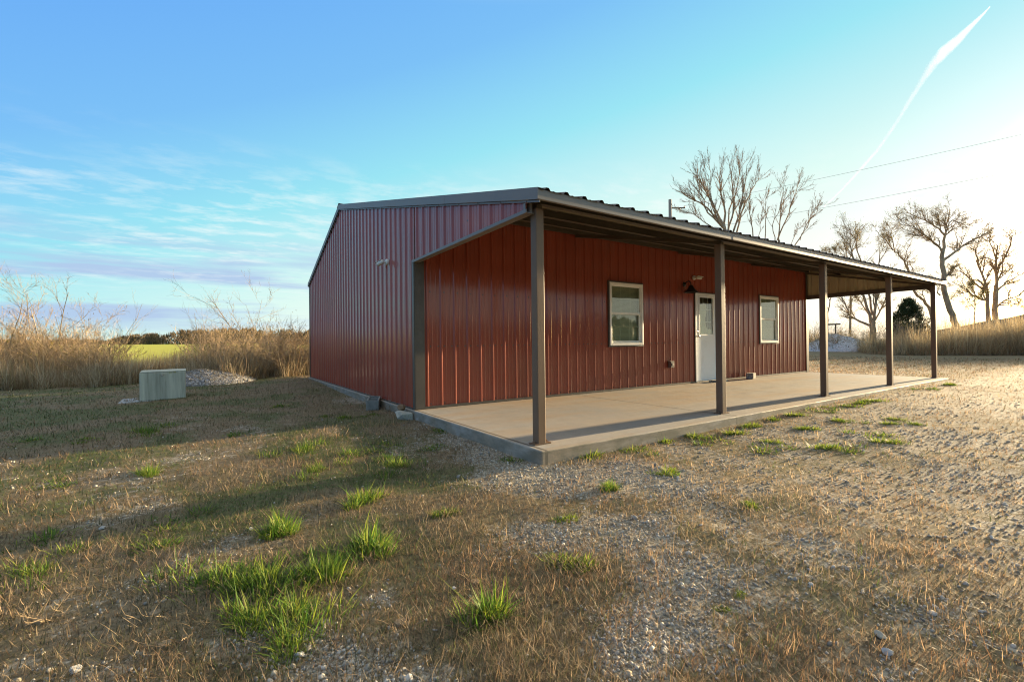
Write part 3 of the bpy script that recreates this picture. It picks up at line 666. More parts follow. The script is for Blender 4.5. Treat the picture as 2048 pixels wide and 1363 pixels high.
def outside(x, y): return ~((x > -.07) & (x < LX+.03) & (y > -.10) & (y < BY+.05))
def scatter(n, r0, r1, half, power=1.):
    """points spread round the camera, thinning with distance"""
    u = rng.random(n); r_ = r0*(r1/r0)**u if power == 1 else (r0**(1-power)+(r1**(1-power)-r0**(1-power))*u)**(1/(1-power))
    a = YAW+rng.uniform(-half, half, n); x = CAM[0]+r_*np.cos(a); y = CAM[1]+r_*np.sin(a)
    k = outside(x, y); return x[k], y[k], r_[k]
STRAW = np.array([(.24, .175, .095), (.17, .118, .065), (.33, .25, .15), (.14, .10, .06), (.20, .125, .068), (.28, .205, .12), (.11, .085, .05)])
# short matted dead grass
x, y, r_ = scatter(640000, 1.0, 32., R(66))
keep = rng.random(len(x)) < np.clip(1.15-.95*gravel(x, y)+.5*(fnoise(x, y, 7, 2, 77)-.5), .12, 1); x, y, r_ = x[keep], y[keep], r_[keep]
n = len(x); ln = rng.lognormal(math.log(.032), .45, n)*(1+.02*r_); patch = fnoise(x, y, 2.2, 3, 60)
ln *= .55+.9*patch
ln *= 1-.35*sstep(-.8, 1.5, x)*sstep(.3, -.6, y); ln = np.clip(ln, .008, .11)
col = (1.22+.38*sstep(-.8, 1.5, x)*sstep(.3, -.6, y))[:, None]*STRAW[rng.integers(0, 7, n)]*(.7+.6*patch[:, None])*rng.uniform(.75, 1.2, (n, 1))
red = sstep(.45, .7, fnoise(x, y, 1.3, 3, 61))[:, None]; col = col*(1-red*np.array([0., .10, .14]))
gr = (rng.random(n) < greenness(x, y)*.75); col[gr] = np.array([.075, .105, .025])*rng.uniform(.6, 1.5, (gr.sum(), 1))
olive = rng.random(n) < .12+.22*sstep(0., -2., x); col[olive] = np.array([.085, .085, .036])*rng.uniform(.6, 1.4, (olive.sum(), 1))
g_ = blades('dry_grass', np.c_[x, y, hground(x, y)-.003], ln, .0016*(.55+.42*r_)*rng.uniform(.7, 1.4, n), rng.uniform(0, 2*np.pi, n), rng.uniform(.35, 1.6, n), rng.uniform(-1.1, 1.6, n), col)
tag(g_, 'short matted brown dead grass over the yard', 'dry grass', kind='stuff')
# loose gravel
x, y, r_ = scatter(260000, 1.0, 24., R(66))
gm_ = gravel(x, y)+.55*(fnoise(x, y, 9, 3, 71)-.5); keep = rng.random(len(x)) < (sstep(.32, .95, gm_)*.9+.012)*np.where(r_ > 8, .6, 1.); x, y, r_ = x[keep], y[keep], r_[keep]
n = len(x); sz = np.clip(rng.lognormal(math.log(.0042), .40, n)*np.minimum(1+.075*r_, 1.55), .0025, .016)
big_ = rng.random(n) < .008; sz[big_] *= 1.5
col = GREYS[rng.integers(0, 7, n)]*rng.uniform(.72, 1.12, (n, 1))
s_ = stones('gravel', np.c_[x, y, hground(x, y)+sz*.25], sz, col, None, 3, .65)
tag(s_, 'loose pale gravel strewn between the grass', 'gravel', kind='stuff')

# green grass tufts: each one a thing
def tuft_mesh(name, nb, spread, h, seed, wide=.0052, dead=.16, yellow=.3, flat=0.):
    r_ = np.random.default_rng(seed); nh = 4+seed % 4; hc = r_.normal(0, spread*.38, (nh, 2)); hh = r_.uniform(.55, 1.1, nh); hs = r_.uniform(.3, .65, nh)*spread
    k = r_.integers(0, nh, nb); a = r_.uniform(0, 2*np.pi, nb); rad = hs[k]*np.sqrt(r_.random(nb))
    x, y = hc[k, 0]+rad*np.cos(a), hc[k, 1]+rad*np.sin(a)
    yaw = a+r_.normal(0, .8, nb); lean = .12+flat+.6*rad/hs[k]+r_.normal(0, .22, nb); curl = r_.uniform(.0, 1.5, nb)*r_.random(nb)
    ln = h*hh[k]*r_.lognormal(-.1, .38, nb)*(1-.3*rad/hs[k])
    hue = r_.uniform(.75, 1.25, nh)[k][:, None]
    col = np.array([.080, .155, .018])*r_.uniform(.6, 1.45, (nb, 1))*hue; yl_ = r_.random(nb) < yellow; col[yl_] = np.array([.25, .30, .035])*r_.uniform(.7, 1.3, (yl_.sum(), 1))
    dd = r_.random(nb) < dead; col[dd] = np.array([.34, .265, .14])*r_.uniform(.6, 1.2, (dd.sum(), 1)); lean[dd] += .7
    return blades(name, np.c_[x, y, np.full(nb, -.008)], np.clip(ln, .01, .3), wide*r_.uniform(.55, 1.35, nb), yaw, np.clip(lean, 0, 1.55), curl, col, BLADE, None, 4)
TV = [tuft_mesh('grass_tuft', 640, .135, .10, 1), tuft_mesh('grass_tuft', 560, .13, .09, 2, yellow=.5), tuft_mesh('grass_tuft', 950, .23, .085, 3, dead=.2),
      tuft_mesh('grass_tuft', 380, .075, .105, 4, yellow=.45), tuft_mesh('grass_tuft', 420, .12, .06, 5, .007, .04, .6, .25), tuft_mesh('grass_tuft', 460, .17, .05, 6, .007, .1, .4, .3),
      tuft_mesh('grass_tuft', 760, .15, .095, 7, dead=.2), tuft_mesh('grass_tuft', 420, .14, .05, 9, .006, .12, .25, .4), tuft_mesh('grass_tuft', 400, .14, .055, 10, .008, .06, .65, .3)]
used = set()
def tuft(v, px, py, sc, label, group, rz=None, zs=1.):
    p = on(px, py, -.12); p = on(px, py, float(hground(p[0], p[1])))
    if v in used: o = TV[v].copy(); COL.objects.link(o)
    else: o = TV[v]; used.add(v)
    o.location = (p[0], p[1], float(hground(p[0], p[1]))); sc *= 1.22; o.scale = (sc, sc, sc*zs*.9); o.rotation_euler = (0, 0, random.uniform(0, 6.28) if rz is None else rz)
    return tag(o, label, 'grass tuft', group)
GB = 'large green grass tufts in the foreground'
for v, px, py, sc, lb in [
    (0, 565, 1062, 1.0, 'upright green grass tuft alone beyond the gravel strip, left of the others'),
    (6, 742, 1100, 1.0, 'bushy bright green tuft at the right end of the foreground grass cluster'),
    (1, 722, 1000, .95, 'dark green tuft in the shade nearest the porch corner'),
    (3, 965, 1235, .95, 'lone small bright green tuft in brown grass at bottom centre'),
    (2, 560, 1185, .95, 'wide spreading green tuft in the middle of the foreground grass cluster'),
    (1, 590, 1290, .72, 'yellow green tuft nearest the camera at the lower end of the cluster'),
    (6, 640, 1150, .8, 'ragged green tuft joining the cluster to the right hand tuft'),
    (2, 455, 1165, .8, 'sprawling thin green tuft at the left end of the foreground cluster'),
    (1, 515, 1240, .8, 'green tuft with dry yellow blades low in the foreground cluster'),
    (0, 1215, 978, .62, 'round glowing yellow green tuft on gravel in front of the slab'),
    (1, 290, 948, .8, 'sunlit yellow green tuft alone in the left yard'),
    (6, 505, 1170, .8, 'green clump between the sprawling tuft and the wide spreading tuft'),
    (1, 575, 1235, .8, 'bright tuft between the wide spreading tuft and the nearest yellow green tuft'),
    (2, 680, 1120, .6, 'thin green clump just left of the bushy right end tuft'),
    (4, 1140, 1128, .8, 'flat thin green tuft in brown grass below the gravel patch'),
    (7, 610, 1115, .7, 'low green tuft between the two tall foreground tufts')]:
    tuft(v, px, py, sc, lb, GB)
GS = 'small green weed tufts on the yard'
near_slab = [(1180, 910), (1250, 895), (1330, 882), (1380, 872), (1275, 902), (1545, 838), (1500, 852), (1635, 822), (1700, 812), (1470, 867), (1430, 882), (1750, 802), (1590, 830), (1665, 815), (1720, 806), (1900, 770), (1860, 778)]
for k, (px, py) in enumerate(near_slab): tuft((4, 5, 8)[k % 3], px, py, random.uniform(.8, 1.2), 'small flat green weed along the front edge of the porch slab', GS)
on_drive = [(1315, 948), (1340, 945), (1530, 897), (1540, 884), (1650, 895), (1605, 857), (1745, 870), (1780, 847), (1830, 847), (1775, 884), (1690, 897), (1620, 858), (1790, 838), (1675, 840), (1700, 842)]
for k, (px, py) in enumerate(on_drive): tuft((8, 4, 5, 4)[k % 4], px, py, random.uniform(.7, 1.1)*(.75 if px < 1400 else 1), 'small bright green weed growing on the gravel drive', GS)
lone = [(1500, 1012), (1130, 1040), (890, 1028), (1480, 1190), (1445, 1220)]
for k, (px, py) in enumerate(lone): tuft(4, px, py, (.5, .55, .6, .22, .25)[k], 'tiny green sprig in the brown grass and gravel of the near yard', GS)
shade = [(860, 900), (775, 893), (700, 908), (640, 938), (650, 832), (880, 835), (1020, 922), (790, 932), (320, 1092), (340, 1045), (90, 1078), (80, 1138), (880, 862), (100, 972), (560, 812), (300, 862), (870, 895), (745, 830), (690, 835), (600, 900), (470, 870), (180, 880), (60, 880)]
for k, (px, py) in enumerate(shade): tuft((7, 5, 7, 2)[k % 4], px, py, random.uniform(.7, 1.25)*(.75 if k % 4 == 3 else 1), 'dark green low grass clump in the shaded left yard', GS)

# dead weeds by the wall and stalks in the foreground
def weed(name, label, loc, h, n, seed, spread=.9, mat=TWIGP):
    r_ = random.Random(seed); mb = MB()
    for _ in range(n):
        p = Vector((r_.gauss(0, .03), r_.gauss(0, .03), -.01)); d = Vector((r_.gauss(0, spread), r_.gauss(0, spread), 1)).normalized(); L_ = h*r_.uniform(.5, 1.2)
        pts = [p]
        for s in range(5):
            d = (d+Vector((r_.gauss(0, .22), r_.gauss(0, .22), r_.gauss(-.06, .15)))).normalized(); pts.append(pts[-1]+d*L_/5)
            if s > 0 and r_.random() < .6:
                e = (d+Vector((r_.gauss(0, .9), r_.gauss(0, .9), r_.gauss(0, .5)))).normalized()
                mb.tube([pts[-1], pts[-1]+e*L_*.12, pts[-1]+(e+Vector((0, 0, .3)))*L_*.22], [.0012, .001, .0006], 3)
        mb.tube(pts, [.0022, .002, .0017, .0014, .001, .0006], 4)
    mb.tube([(0, 0, -.06), (0, 0, .012)], [.03, .022], 6); o = mb.build(name, mat); o.location = loc; return tag(o, label, 'dead weed', 'dead weeds')
weed('dead_weed', 'dry brown weed standing left of the leaning concrete block', (-.10, 4.85, -.13), .34, 26, 1, .45)
weed('dead_weed', 'dry wispy weed between the concrete block and the limestone rock', (-.10, 3.95, -.14), .30, 22, 2, .6)
weed('dead_weed', 'bent pale weed stalk fallen before the concrete block', (-.42, 3.75, -.15), .3, 5, 3, 1.3)
weed('dead_weed', 'dry straw tuft at the wall end of the slab edge', (-.13, 2.7, -.14), .16, 14, 4, .9)
for k, (px, py, h, n_, lb) in enumerate([(310, 1225, .13, 9, 'pale branching dry stalk left of the foreground green tufts'), (950, 1165, .10, 8, 'bleached dry stalks in brown grass above the lone tuft'),
        (800, 1250, .14, 11, 'whitish tangled dry stalks right of the foreground green tufts'), (330, 1290, .08, 5, 'small dry stalk near the bottom left'), (500, 1130, .10, 9, 'brown dry stalks above the sprawling green tuft'), (80, 1240, .10, 14, 'reddish dry weed at the left edge of the near yard')]):
    p = on(px, py, -.12); weed('dead_weed', lb, (p[0], p[1], float(hground(p[0], p[1]))), h, n_, 20+k, .8)
for k, (px, py, s, lb) in enumerate([(908, 1178, .014, 'egg sized white stone lying in brown grass at bottom centre'), (1760, 1272, .024, 'fist sized grey stone on the drive at bottom right'), (1775, 1305, .02, 'pale flat stone below the fist sized grey stone'),
        (600, 1312, .02, 'pale stone beside the nearest yellow green tuft'), (205, 1050, .02, 'pale stone in the left yard near the green clumps'), (150, 1345, .022, 'flat grey stone at the bottom left corner')]):
    p = on(px, py, -.12); rock('stone', lb, (p[0], p[1], float(hground(p[0], p[1]))+s*.45), (s, s*.8, s*.65), 40+k, PEB if False else STONE if k == 1 else VAULTLID, k)

# ------------------------------------------------------------------ trees
def grow(mb, rd, p, d, L_, r0, depth, P):
    """one limb with its side shoots; P = parameters per level"""
    n = P['seg']; pts = [p]; rads = [r0]; q = p; step = L_/n; r1 = r0*P['taper']
    for s in range(n):
        d = (d+Vector((rd.gauss(0, P['wig']), rd.gauss(0, P['wig']), rd.gauss(P['up'], P['wig'])))).normalized()
        q = q+d*step; pts.append(q); rads.append(r0+(r1-r0)*(s+1)/n)
    (mb[0] if r0 > P['split'] else mb[1]).tube(pts, rads, 6 if r0 > .03 else (4 if r0 > .008 else 3), False)
    if depth <= 0:
        if P.get('tips') is not None: P['tips'].append((q, d))
        return
    shoots(mb, rd, pts, rads, depth, P, L_)
def shoots(mb, rd, pts, rads, depth, P, L_):
    k = P['kids'][min(depth, len(P['kids'])-1)]
    for _ in range(k):
        u = rd.uniform(P['lo'], 1.0)*(len(pts)-1); i = min(int(u), len(pts)-2); f = u-i
        b = pts[i].lerp(pts[i+1], f); r = (rads[i]*(1-f)+rads[i+1]*f)
        ax = (pts[i+1]-pts[i]).normalized(); o = ax.orthogonal().normalized(); o.rotate(Matrix.Rotation(rd.uniform(0, 6.28), 3, ax).to_quaternion())
        a = rd.gauss(P['ang'], .16); dd = (ax*math.cos(a)+o*math.sin(a)).normalized()
        rr_ = max(P['rmin'], r*rd.uniform(.45, .7))
        grow(mb, rd, b, dd, L_*rd.uniform(P['len'][0], P['len'][1])*(1-.25*f), rr_, depth-1, P)
def bare_tree(label, limbs, depth_m, seed, levels=3, kids=(0, 3, 6, 14), ang=.5, ln=(.28, .5), base=None, buds=0, budcol=(.28, .24, .06), budsize=.14, name='bare_tree', bark=BARK, twig=TWIG, jit=.6, wig=.11, up=.05, cat='tree', group=None, rmin=.017, lo=.2):
    """limbs: [(pixel polyline, radius at start, radius at end)] seen at depth_m; the first one starts at the ground"""
    rd = random.Random(seed); tr, tw = MB(), MB(); tips = []
    P = dict(seg=4, taper=.35, wig=wig, up=up, split=.03, kids=kids, lo=lo, ang=ang, len=ln, rmin=rmin, tips=tips)
    for li, (pl_, ra, rb) in enumerate(limbs):
        off = 0 if li == 0 else rd.uniform(-jit, jit); pts = []
        for i, (px, py) in enumerate(pl_):
            fr_ = i/(len(pl_)-1); pts.append(Vector(at(px, py, depth_m+off*(fr_ if li else fr_*.3)*2)))
        if li == 0:
            g = pts[0].copy(); g.z = float(hground(g.x, g.y))-.1
            if pts[0].z-g.z > .15: pts.insert(0, g)
            root = pts[0].copy()
        fine = [pts[0]]
        for a, b in zip(pts[:-1], pts[1:]):
            for s in (1, 2, 3): fine.append(a.lerp(b, s/3)+Vector((rd.gauss(0, .05), rd.gauss(0, .05), rd.gauss(0, .03)))*(s < 3))
        rads = [.82*(ra+(rb-ra)*(i/(len(fine)-1))**.7) for i in range(len(fine))]
        if li == 0: rads[0] *= 1.35; rads[1] *= 1.12
        tr.tube(fine, rads, 8, False)
        Lt = sum((a-b).length for a, b in zip(fine[:-1], fine[1:]))
        if li or len(limbs) == 1: shoots((tr, tw), rd, fine, rads, levels, P, min(Lt, 5.))
    r = empty(name, root, label, cat, group)
    o = tr.build('trunk', bark, None, 0, True); put_under(o, r)
    if tw.f: o = tw.build('crown', twig, None, 0, False); put_under(o, r)
    if buds and tips:
        r_ = np.random.default_rng(seed); k = r_.integers(0, len(tips), buds); pos = np.array([tips[i][0] for i in k])+r_.normal(0, budsize*1.1, (buds, 3))
        col = np.array(budcol)*r_.uniform(.55, 1.4, (buds, 1))
        o = blades('foliage', pos, r_.uniform(.5, 1.3, buds)*budsize, r_.uniform(.35, .6, buds)*budsize, r_.uniform(0, 6.28, buds), r_.uniform(.3, 2.6, buds), r_.uniform(-.6, .6, buds), col, BUD, None, 2); put_under(o, r)
    return r
bare_tree('tall bare fan shaped tree rising behind the middle of the porch roof', [
    ([(1462, 600), (1462, 500), (1450, 462), (1441, 440)], .24, .17),
    ([(1446, 450), (1425, 410), (1405, 370), (1385, 345)], .14, .03), ([(1443, 445), (1400, 405), (1378, 392), (1352, 382)], .10, .025),
    ([(1450, 462), (1448, 410), (1440, 370), (1440, 335)], .13, .03), ([(1455, 470), (1468, 420), (1465, 370), (1458, 325)], .12, .025),
    ([(1460, 490), (1478, 430), (1488, 380), (1494, 330)], .12, .025), ([(1462, 500), (1480, 440), (1490, 405), (1510, 370), (1518, 355)], .11, .02),
    ([(1446, 455), (1415, 425), (1400, 385), (1398, 345)], .10, .02), ([(1455, 470), (1430, 430), (1420, 380), (1418, 332)], .10, .02), ([(1460, 480), (1458, 420), (1475, 370), (1480, 325)], .10, .02),
    ([(1450, 470), (1410, 445), (1390, 428), (1365, 425)], .07, .015)],
    38, 1, 3, (0, 4, 8, 16), .36, (.24, .44), wig=.065, up=.08, rmin=.008)
bare_tree('bare tree of several slim stems behind the roof right of the fan shaped tree', [
    ([(1560, 640), (1557, 540), (1558, 480)], .2, .12),
    ([(1555, 480), (1572, 440), (1585, 400), (1600, 360)], .10, .02), ([(1557, 490), (1560, 440), (1563, 400), (1566, 362)], .09, .02),
    ([(1506, 474), (1500, 430), (1497, 400)], .07, .03), ([(1530, 480), (1532, 430), (1530, 400), (1535, 392)], .06, .015),
    ([(1590, 490), (1610, 455), (1625, 425), (1645, 405)], .07, .015), ([(1600, 480), (1620, 440), (1632, 410)], .05, .012), ([(1550, 485), (1545, 450), (1560, 415), (1580, 385), (1610, 375)], .06, .012),
    ([(1515, 480), (1520, 450), (1524, 430)], .04, .012), ([(1575, 500), (1590, 470), (1600, 455)], .04, .012)],
    44, 2, 3, (0, 4, 7, 14), .40, (.24, .42), wig=.08, up=.07, rmin=.009)
BC = (.30, .25, .07)
bare_tree('large leaning tree with sparse yellow buds beyond the end of the porch', [
    ([(1912, 650), (1900, 620), (1888, 580), (1884, 530), (1885, 505)], .36, .19),
    ([(1885, 508), (1875, 490), (1850, 470), (1830, 455), (1800, 448)], .13, .03), ([(1885, 505), (1890, 470), (1893, 450), (1900, 420)], .18, .03),
    ([(1886, 520), (1915, 500), (1935, 485), (1965, 470), (1985, 462)], .16, .03),
    ([(1890, 470), (1868, 452), (1850, 440), (1830, 432), (1815, 425)], .11, .02), ([(1886, 560), (1900, 545), (1912, 530)], .12, .04),
    ([(1884, 500), (1862, 480), (1845, 472), (1825, 470)], .09, .02), ([(1893, 455), (1905, 440), (1930, 450), (1945, 448)], .08, .02), ([(1880, 590), (1870, 580), (1860, 560)], .08, .02),
    ([(1888, 470), (1876, 440), (1872, 425)], .07, .02)],
    42, 3, 3, (0, 4, 8, 17), .65, (.26, .5), buds=9000, budcol=BC, budsize=.08, wig=.15, rmin=.009)
bare_tree('spreading twin trunk tree standing behind the dirt mound', [
    ([(1990, 650), (1990, 610), (1992, 570)], .36, .2),
    ([(1978, 650), (1975, 590), (1965, 550), (1952, 520)], .24, .06), ([(1990, 600), (1993, 550), (1992, 520), (1995, 490)], .2, .05),
    ([(1995, 580), (2010, 565), (2030, 555), (2048, 545)], .12, .03), ([(1970, 600), (1945, 590), (1925, 575), (1905, 563)], .12, .03), ([(1968, 580), (1945, 560), (1925, 545), (1910, 538)], .11, .03),
    ([(1992, 540), (2012, 510), (2022, 480), (2030, 460)], .13, .03), ([(1992, 560), (2012, 545), (2024, 535)], .09, .02), ([(1955, 525), (1950, 500), (1960, 475)], .09, .02), ([(1985, 620), (2010, 600), (2040, 590), (2055, 572)], .12, .03),
    ([(1993, 520), (1982, 490), (1975, 465)], .09, .02), ([(2000, 610), (2030, 608), (2050, 612)], .08, .02)],
    44, 4, 3, (0, 4, 8, 17), .7, (.26, .48), buds=8000, budcol=BC, budsize=.08, wig=.15, rmin=.009)
bare_tree('many stemmed bare tree seen under the far end of the porch roof', [
    ([(1745, 700), (1746, 660), (1745, 640)], .36, .26),
    ([(1742, 645), (1730, 600), (1718, 560), (1705, 510), (1698, 485)], .17, .04), ([(1748, 640), (1752, 600), (1758, 550), (1760, 500)], .17, .04),
    ([(1738, 650), (1710, 637), (1697, 628), (1690, 605), (1680, 592)], .13, .04), ([(1745, 630), (1735, 580), (1725, 540), (1712, 480), (1700, 465)], .12, .03), ([(1744, 640), (1722, 605), (1712, 595)], .09, .03), ([(1750, 640), (1770, 600), (1780, 570)], .09, .03)],
    40, 5, 3, (0, 4, 7, 15), .55, (.26, .46), buds=4500, budcol=BC, budsize=.09, wig=.13, rmin=.009)
bare_tree('slender crooked tree leaning left over the cedar', [
    ([(1866, 655), (1860, 620), (1848, 600), (1835, 592), (1822, 560), (1815, 535)], .2, .12),
    ([(1822, 550), (1808, 520), (1795, 505), (1785, 500), (1778, 480)], .12, .03), ([(1815, 535), (1818, 520), (1826, 545)], .06, .03), ([(1790, 505), (1782, 470), (1780, 455)], .07, .02), ([(1850, 602), (1845, 580), (1862, 575)], .06, .02), ([(1785, 498), (1765, 475), (1750, 460)], .06, .02)],
    46, 6, 3, (0, 4, 7, 14), .65, (.3, .5), buds=3500, budcol=BC, budsize=.10, wig=.16, rmin=.009)
bare_tree('thin straight sapling between the leaning tree and the twin trunk tree', [([(1950, 655), (1950, 620), (1950, 580)], .09, .03), ([(1950, 620), (1935, 600), (1925, 590)], .04, .015), ([(1950, 610), (1965, 595), (1975, 588)], .04, .015), ([(1950, 590), (1942, 570)], .03, .012)],
    43, 7, 2, (0, 3, 6), .8, (.3, .5), buds=2500, budcol=BC, budsize=.11, rmin=.017)
bare_tree('thin bare tree just past the right corner of the red wall', [([(1657, 690), (1656, 640), (1660, 600), (1668, 570)], .11, .04), ([(1658, 620), (1645, 600), (1630, 590), (1618, 592)], .06, .02), ([(1656, 650), (1648, 630), (1643, 610)], .04, .015), ([(1659, 600), (1652, 580), (1650, 560)], .04, .015)],
    42, 8, 2, (0, 3, 6), .5, (.2, .4), rmin=.017)
bare_tree('pale leafing tree top above the porch roof right of the multi stem tree', [([(1700, 700), (1702, 600), (1698, 520)], .18, .1), ([(1698, 530), (1692, 500), (1688, 480)], .08, .02), ([(1698, 520), (1712, 490), (1716, 472)], .08, .02), ([(1699, 540), (1675, 515), (1665, 505)], .06, .02)],
    55, 9, 3, (0, 3, 6, 10), .55, (.35, .55), buds=3000, budcol=(.32, .27, .09), budsize=.12, rmin=.018)
# cedar
cd = at(1818, 690, 38); cz_ = float(hground(cd[0], cd[1])); cr = empty('cedar_tree', (cd[0], cd[1], cz_), 'round dark green cedar between the last two porch posts', 'tree')
mb = MB(); mb.tube([(0, 0, -.1), (.02, 0, 1.2), (0, .03, 2.6), (0, 0, 3.6)], [.16, .12, .07, .02], 8)
rd = random.Random(4)
for _ in range(60):
    h_ = rd.uniform(.5, 3.3); a = rd.uniform(0, 6.28); L_ = 1.15*math.sin(math.pi*min(1, (h_+.5)/4.3))**.7
    mb.tube([(0, 0, h_), (math.cos(a)*L_*.5, math.sin(a)*L_*.5, h_+.12), (math.cos(a)*L_, math.sin(a)*L_, h_+.35)], [.03, .018, .006], 4)
mb.build('trunk', BARK, cr, 0, True)
r_ = np.random.default_rng(8); n = 22000; nc = 290
ch = 4.0*r_.random(nc)**1.15+.12; ca_ = r_.uniform(0, 6.28, nc); cr_ = 1.30*np.sin(np.pi*np.clip((ch+1.5)/5.7, 0, 1))**.9*np.sqrt(r_.uniform(.25, 1.12, nc))
ctr = np.c_[cr_*np.cos(ca_), cr_*np.sin(ca_), ch]; k = r_.integers(0, nc, n); pos = ctr[k]+r_.normal(0, .13, (n, 3))*np.array([1, 1, .9])
col = np.array([.045, .062, .02])*r_.uniform(.5, 1.5, (n, 1))*(r_.uniform(.7, 1.3, nc)[k])[:, None]
blades('crown', pos, r_.uniform(.10, .22, n), r_.uniform(.03, .06, n), r_.uniform(0, 6.28, n), r_.uniform(0., 1.5, n), r_.uniform(-.3, .5, n), col, CEDAR, cr, 2)

# ------------------------------------------------------------------ brush on the left, saplings
def shrub(name, label, loc, h, stems, seed, spread=.35, kids=(0, 4, 5), levels=2, r0=.018, bark=BARKP, twig=TWIGP, buds=0, cat='bare shrub', group=None, budcol=(.26, .19, .06), ang=.55):
    rd = random.Random(seed); tr, tw = MB(), MB(); tips = []
    P = dict(seg=4, taper=.3, wig=.13, up=.06, split=.009, kids=kids, lo=.2, ang=ang, len=(.3, .55), rmin=.0035, tips=tips)
    for s in range(stems):
        d = Vector((rd.gauss(0, spread), rd.gauss(0, spread), 1)).normalized(); L_ = h*(1 if s == 0 else rd.uniform(.55, 1.))
        P['seg'] = 5; grow((tr, tw), rd, Vector((rd.gauss(0, .06), rd.gauss(0, .06), -.05)), d, L_, r0*rd.uniform(.7, 1.1), levels, P)
    r = empty(name, loc, label, cat, group)
    (tr if tr.f else tw).build('stems', bark, r, 0, True)
    if tr.f and tw.f: tw.build('twigs', twig, r)
    if buds:
        r_ = np.random.default_rng(seed); k = r_.integers(0, len(tips), buds); pos = np.array([tips[i][0] for i in k])+r_.normal(0, .07, (buds, 3)); col = np.array(budcol)*r_.uniform(.5, 1.4, (buds, 1))
        blades('leaves', pos, r_.uniform(.03, .08, buds), r_.uniform(.015, .03, buds), r_.uniform(0, 6.28, buds), r_.uniform(0, 2.5, buds), r_.uniform(-.5, .5, buds), col, BUD, r, 2)
    return r
SG = 'bare saplings in the weeds left of the building'
def gp(px, depth):                                # ground point at a column of the photo and a distance
    q = at(px, 690, depth); return (q[0], q[1], float(hground(q[0], q[1])))
for k, (px, dp, h, st, r0, lb) in enumerate([
    (20, 17.5, 3.1, 4, .035, 'bushy pale bare sapling at the left edge of the weeds'),
    (92, 17.0, 3.3, 3, .032, 'tall bare sapling with crossing branches, second from the left edge'),
    (115, 17.8, 3.5, 2, .03, 'tallest thin sapling in the left weeds'),
    (146, 17.0, 2.9, 3, .028, 'dark stemmed sapling leaning right in the left weeds'),
    (182, 17.5, 2.6, 3, .022, 'slim upright sapling at the right of the left thicket'),
    (198, 18.5, 3.4, 1, .016, 'single whip thin stem at the edge of the left thicket'),
    (222, 18.0, 2.7, 2, .016, 'spindly forked sapling just left of the green field view'),
    (398, 17.5, 3.0, 3, .018, 'thin upright sapling right of the concrete vault'),
    (425, 18.0, 2.5, 3, .018, 'second thin sapling right of the concrete vault'),
    (460, 18.0, 2.2, 3, .016, 'low wispy sapling in the middle of the weeds'),
    (505, 17.5, 3.7, 3, .026, 'tall bare sapling near the red gable wall'),
    (532, 18.2, 2.8, 3, .018, 'wispy sapling right of the tall one by the red gable wall')]):
    shrub('bare_sapling', lb, gp(px, dp), h, st, 50+k, .16, (0, 3, 8 if r0 > .02 else 4, 5) if r0 > .02 else (0, 3, 5), 3 if r0 > .02 else 2, r0, BARKP if k != 3 else BARK, TWIGP, 0, 'sapling', SG, ang=.6)
def wline(px):                                    # front edge of the weeds
    return np.interp(px, [-300, 0, 120, 240, 330, 450, 600, 650], [12.6, 12.2, 12.6, 13.2, 14.2, 13.2, 14.6, 15.2])
BG = 'brown brush thickets left of the building'
rd = random.Random(31); kk = 0
protos = [shrub('brush_thicket', 'tangled brown brush among tall dry weeds left of the building', (0, 0, 0), 1.75, 14, 70+i, .42, (0, 6, 9), 2, .012, BARKP if i % 2 else BARK, TWIGP if i % 2 else TWIG, 420 if i % 2 else 260, 'brush', BG, (.26, .17, .055) if i < 2 else (.22, .19, .045)) for i in range(4)]
spots = [(px+rd.uniform(-10, 10), rd.uniform(13.6, 21)) for px in list(range(-120, 225, 11))+list(range(392, 640, 10))]
for i, (px, dp) in enumerate(spots):
    if i < 4: o = protos[i]
    else:
        s_ = protos[i % 4]; o = s_.copy(); COL.objects.link(o)
        for ch in s_.children: c_ = ch.copy(); c_.parent = o; COL.objects.link(c_)
    o.location = gp(px, max(dp, wline(px)+.6)); h_ = rd.uniform(.65, 1.25)*(1.12 if px < 230 else .92)*dp/18; o.scale = (1.1, 1.1, h_); o.rotation_euler = (0, 0, rd.uniform(0, 6.28))
# tall dry weeds, left band and right band
def tallgrass(n, f, seed, hmu, cols, wd, hs=.25):
    r_ = np.random.default_rng(seed); x, y = f(r_, n); k = outside(x, y); x, y = x[k], y[k]; n = len(x)
    clump = sstep(.25, .75, fnoise(x, y, .9, 3, seed)); ln = np.minimum(hmu*r_.lognormal(0, hs, n)*(.35+1.25*clump), hmu*r_.uniform(1.5, 2.1, n))
    col = cols[r_.integers(0, len(cols), n)]*r_.uniform(.7, 1.2, (n, 1))*(.75+.5*fnoise(x, y, 1.7, 2, seed+4))[:, None]
    return np.c_[x, y, hground(x, y)-.02], ln, wd*r_.uniform(.6, 1.5, n), r_.uniform(0, 6.28, n), np.abs(r_.normal(.08, .5, n)), r_.normal(.3, .9, n), col
def fleft(r_, n):
    px = r_.uniform(-260, 660, n); front = wline(px)+2.2*(fnoise(px, px*0, .021, 3, 13)-.5); dp = front+np.abs(r_.normal(0, 1, n))*3.2
    gap = (px > 228) & (px < 385) ; dp = np.where(gap, np.minimum(dp, front+2.5), dp)
    return CAM[0]+(CF[0]+CR[0]*(px-1024)/FPX)*dp, CAM[1]+(CF[1]+CR[1]*(px-1024)/FPX)*dp
WEED = np.array([1.2, 1.22, 1.25])*np.array([(.34, .26, .15), (.42, .34, .21), (.24, .165, .085), (.50, .40, .26), (.18, .13, .065), (.28, .22, .10), (.36, .23, .12)])
a = tallgrass(36000, fleft, 91, .60, WEED, .011, .5)
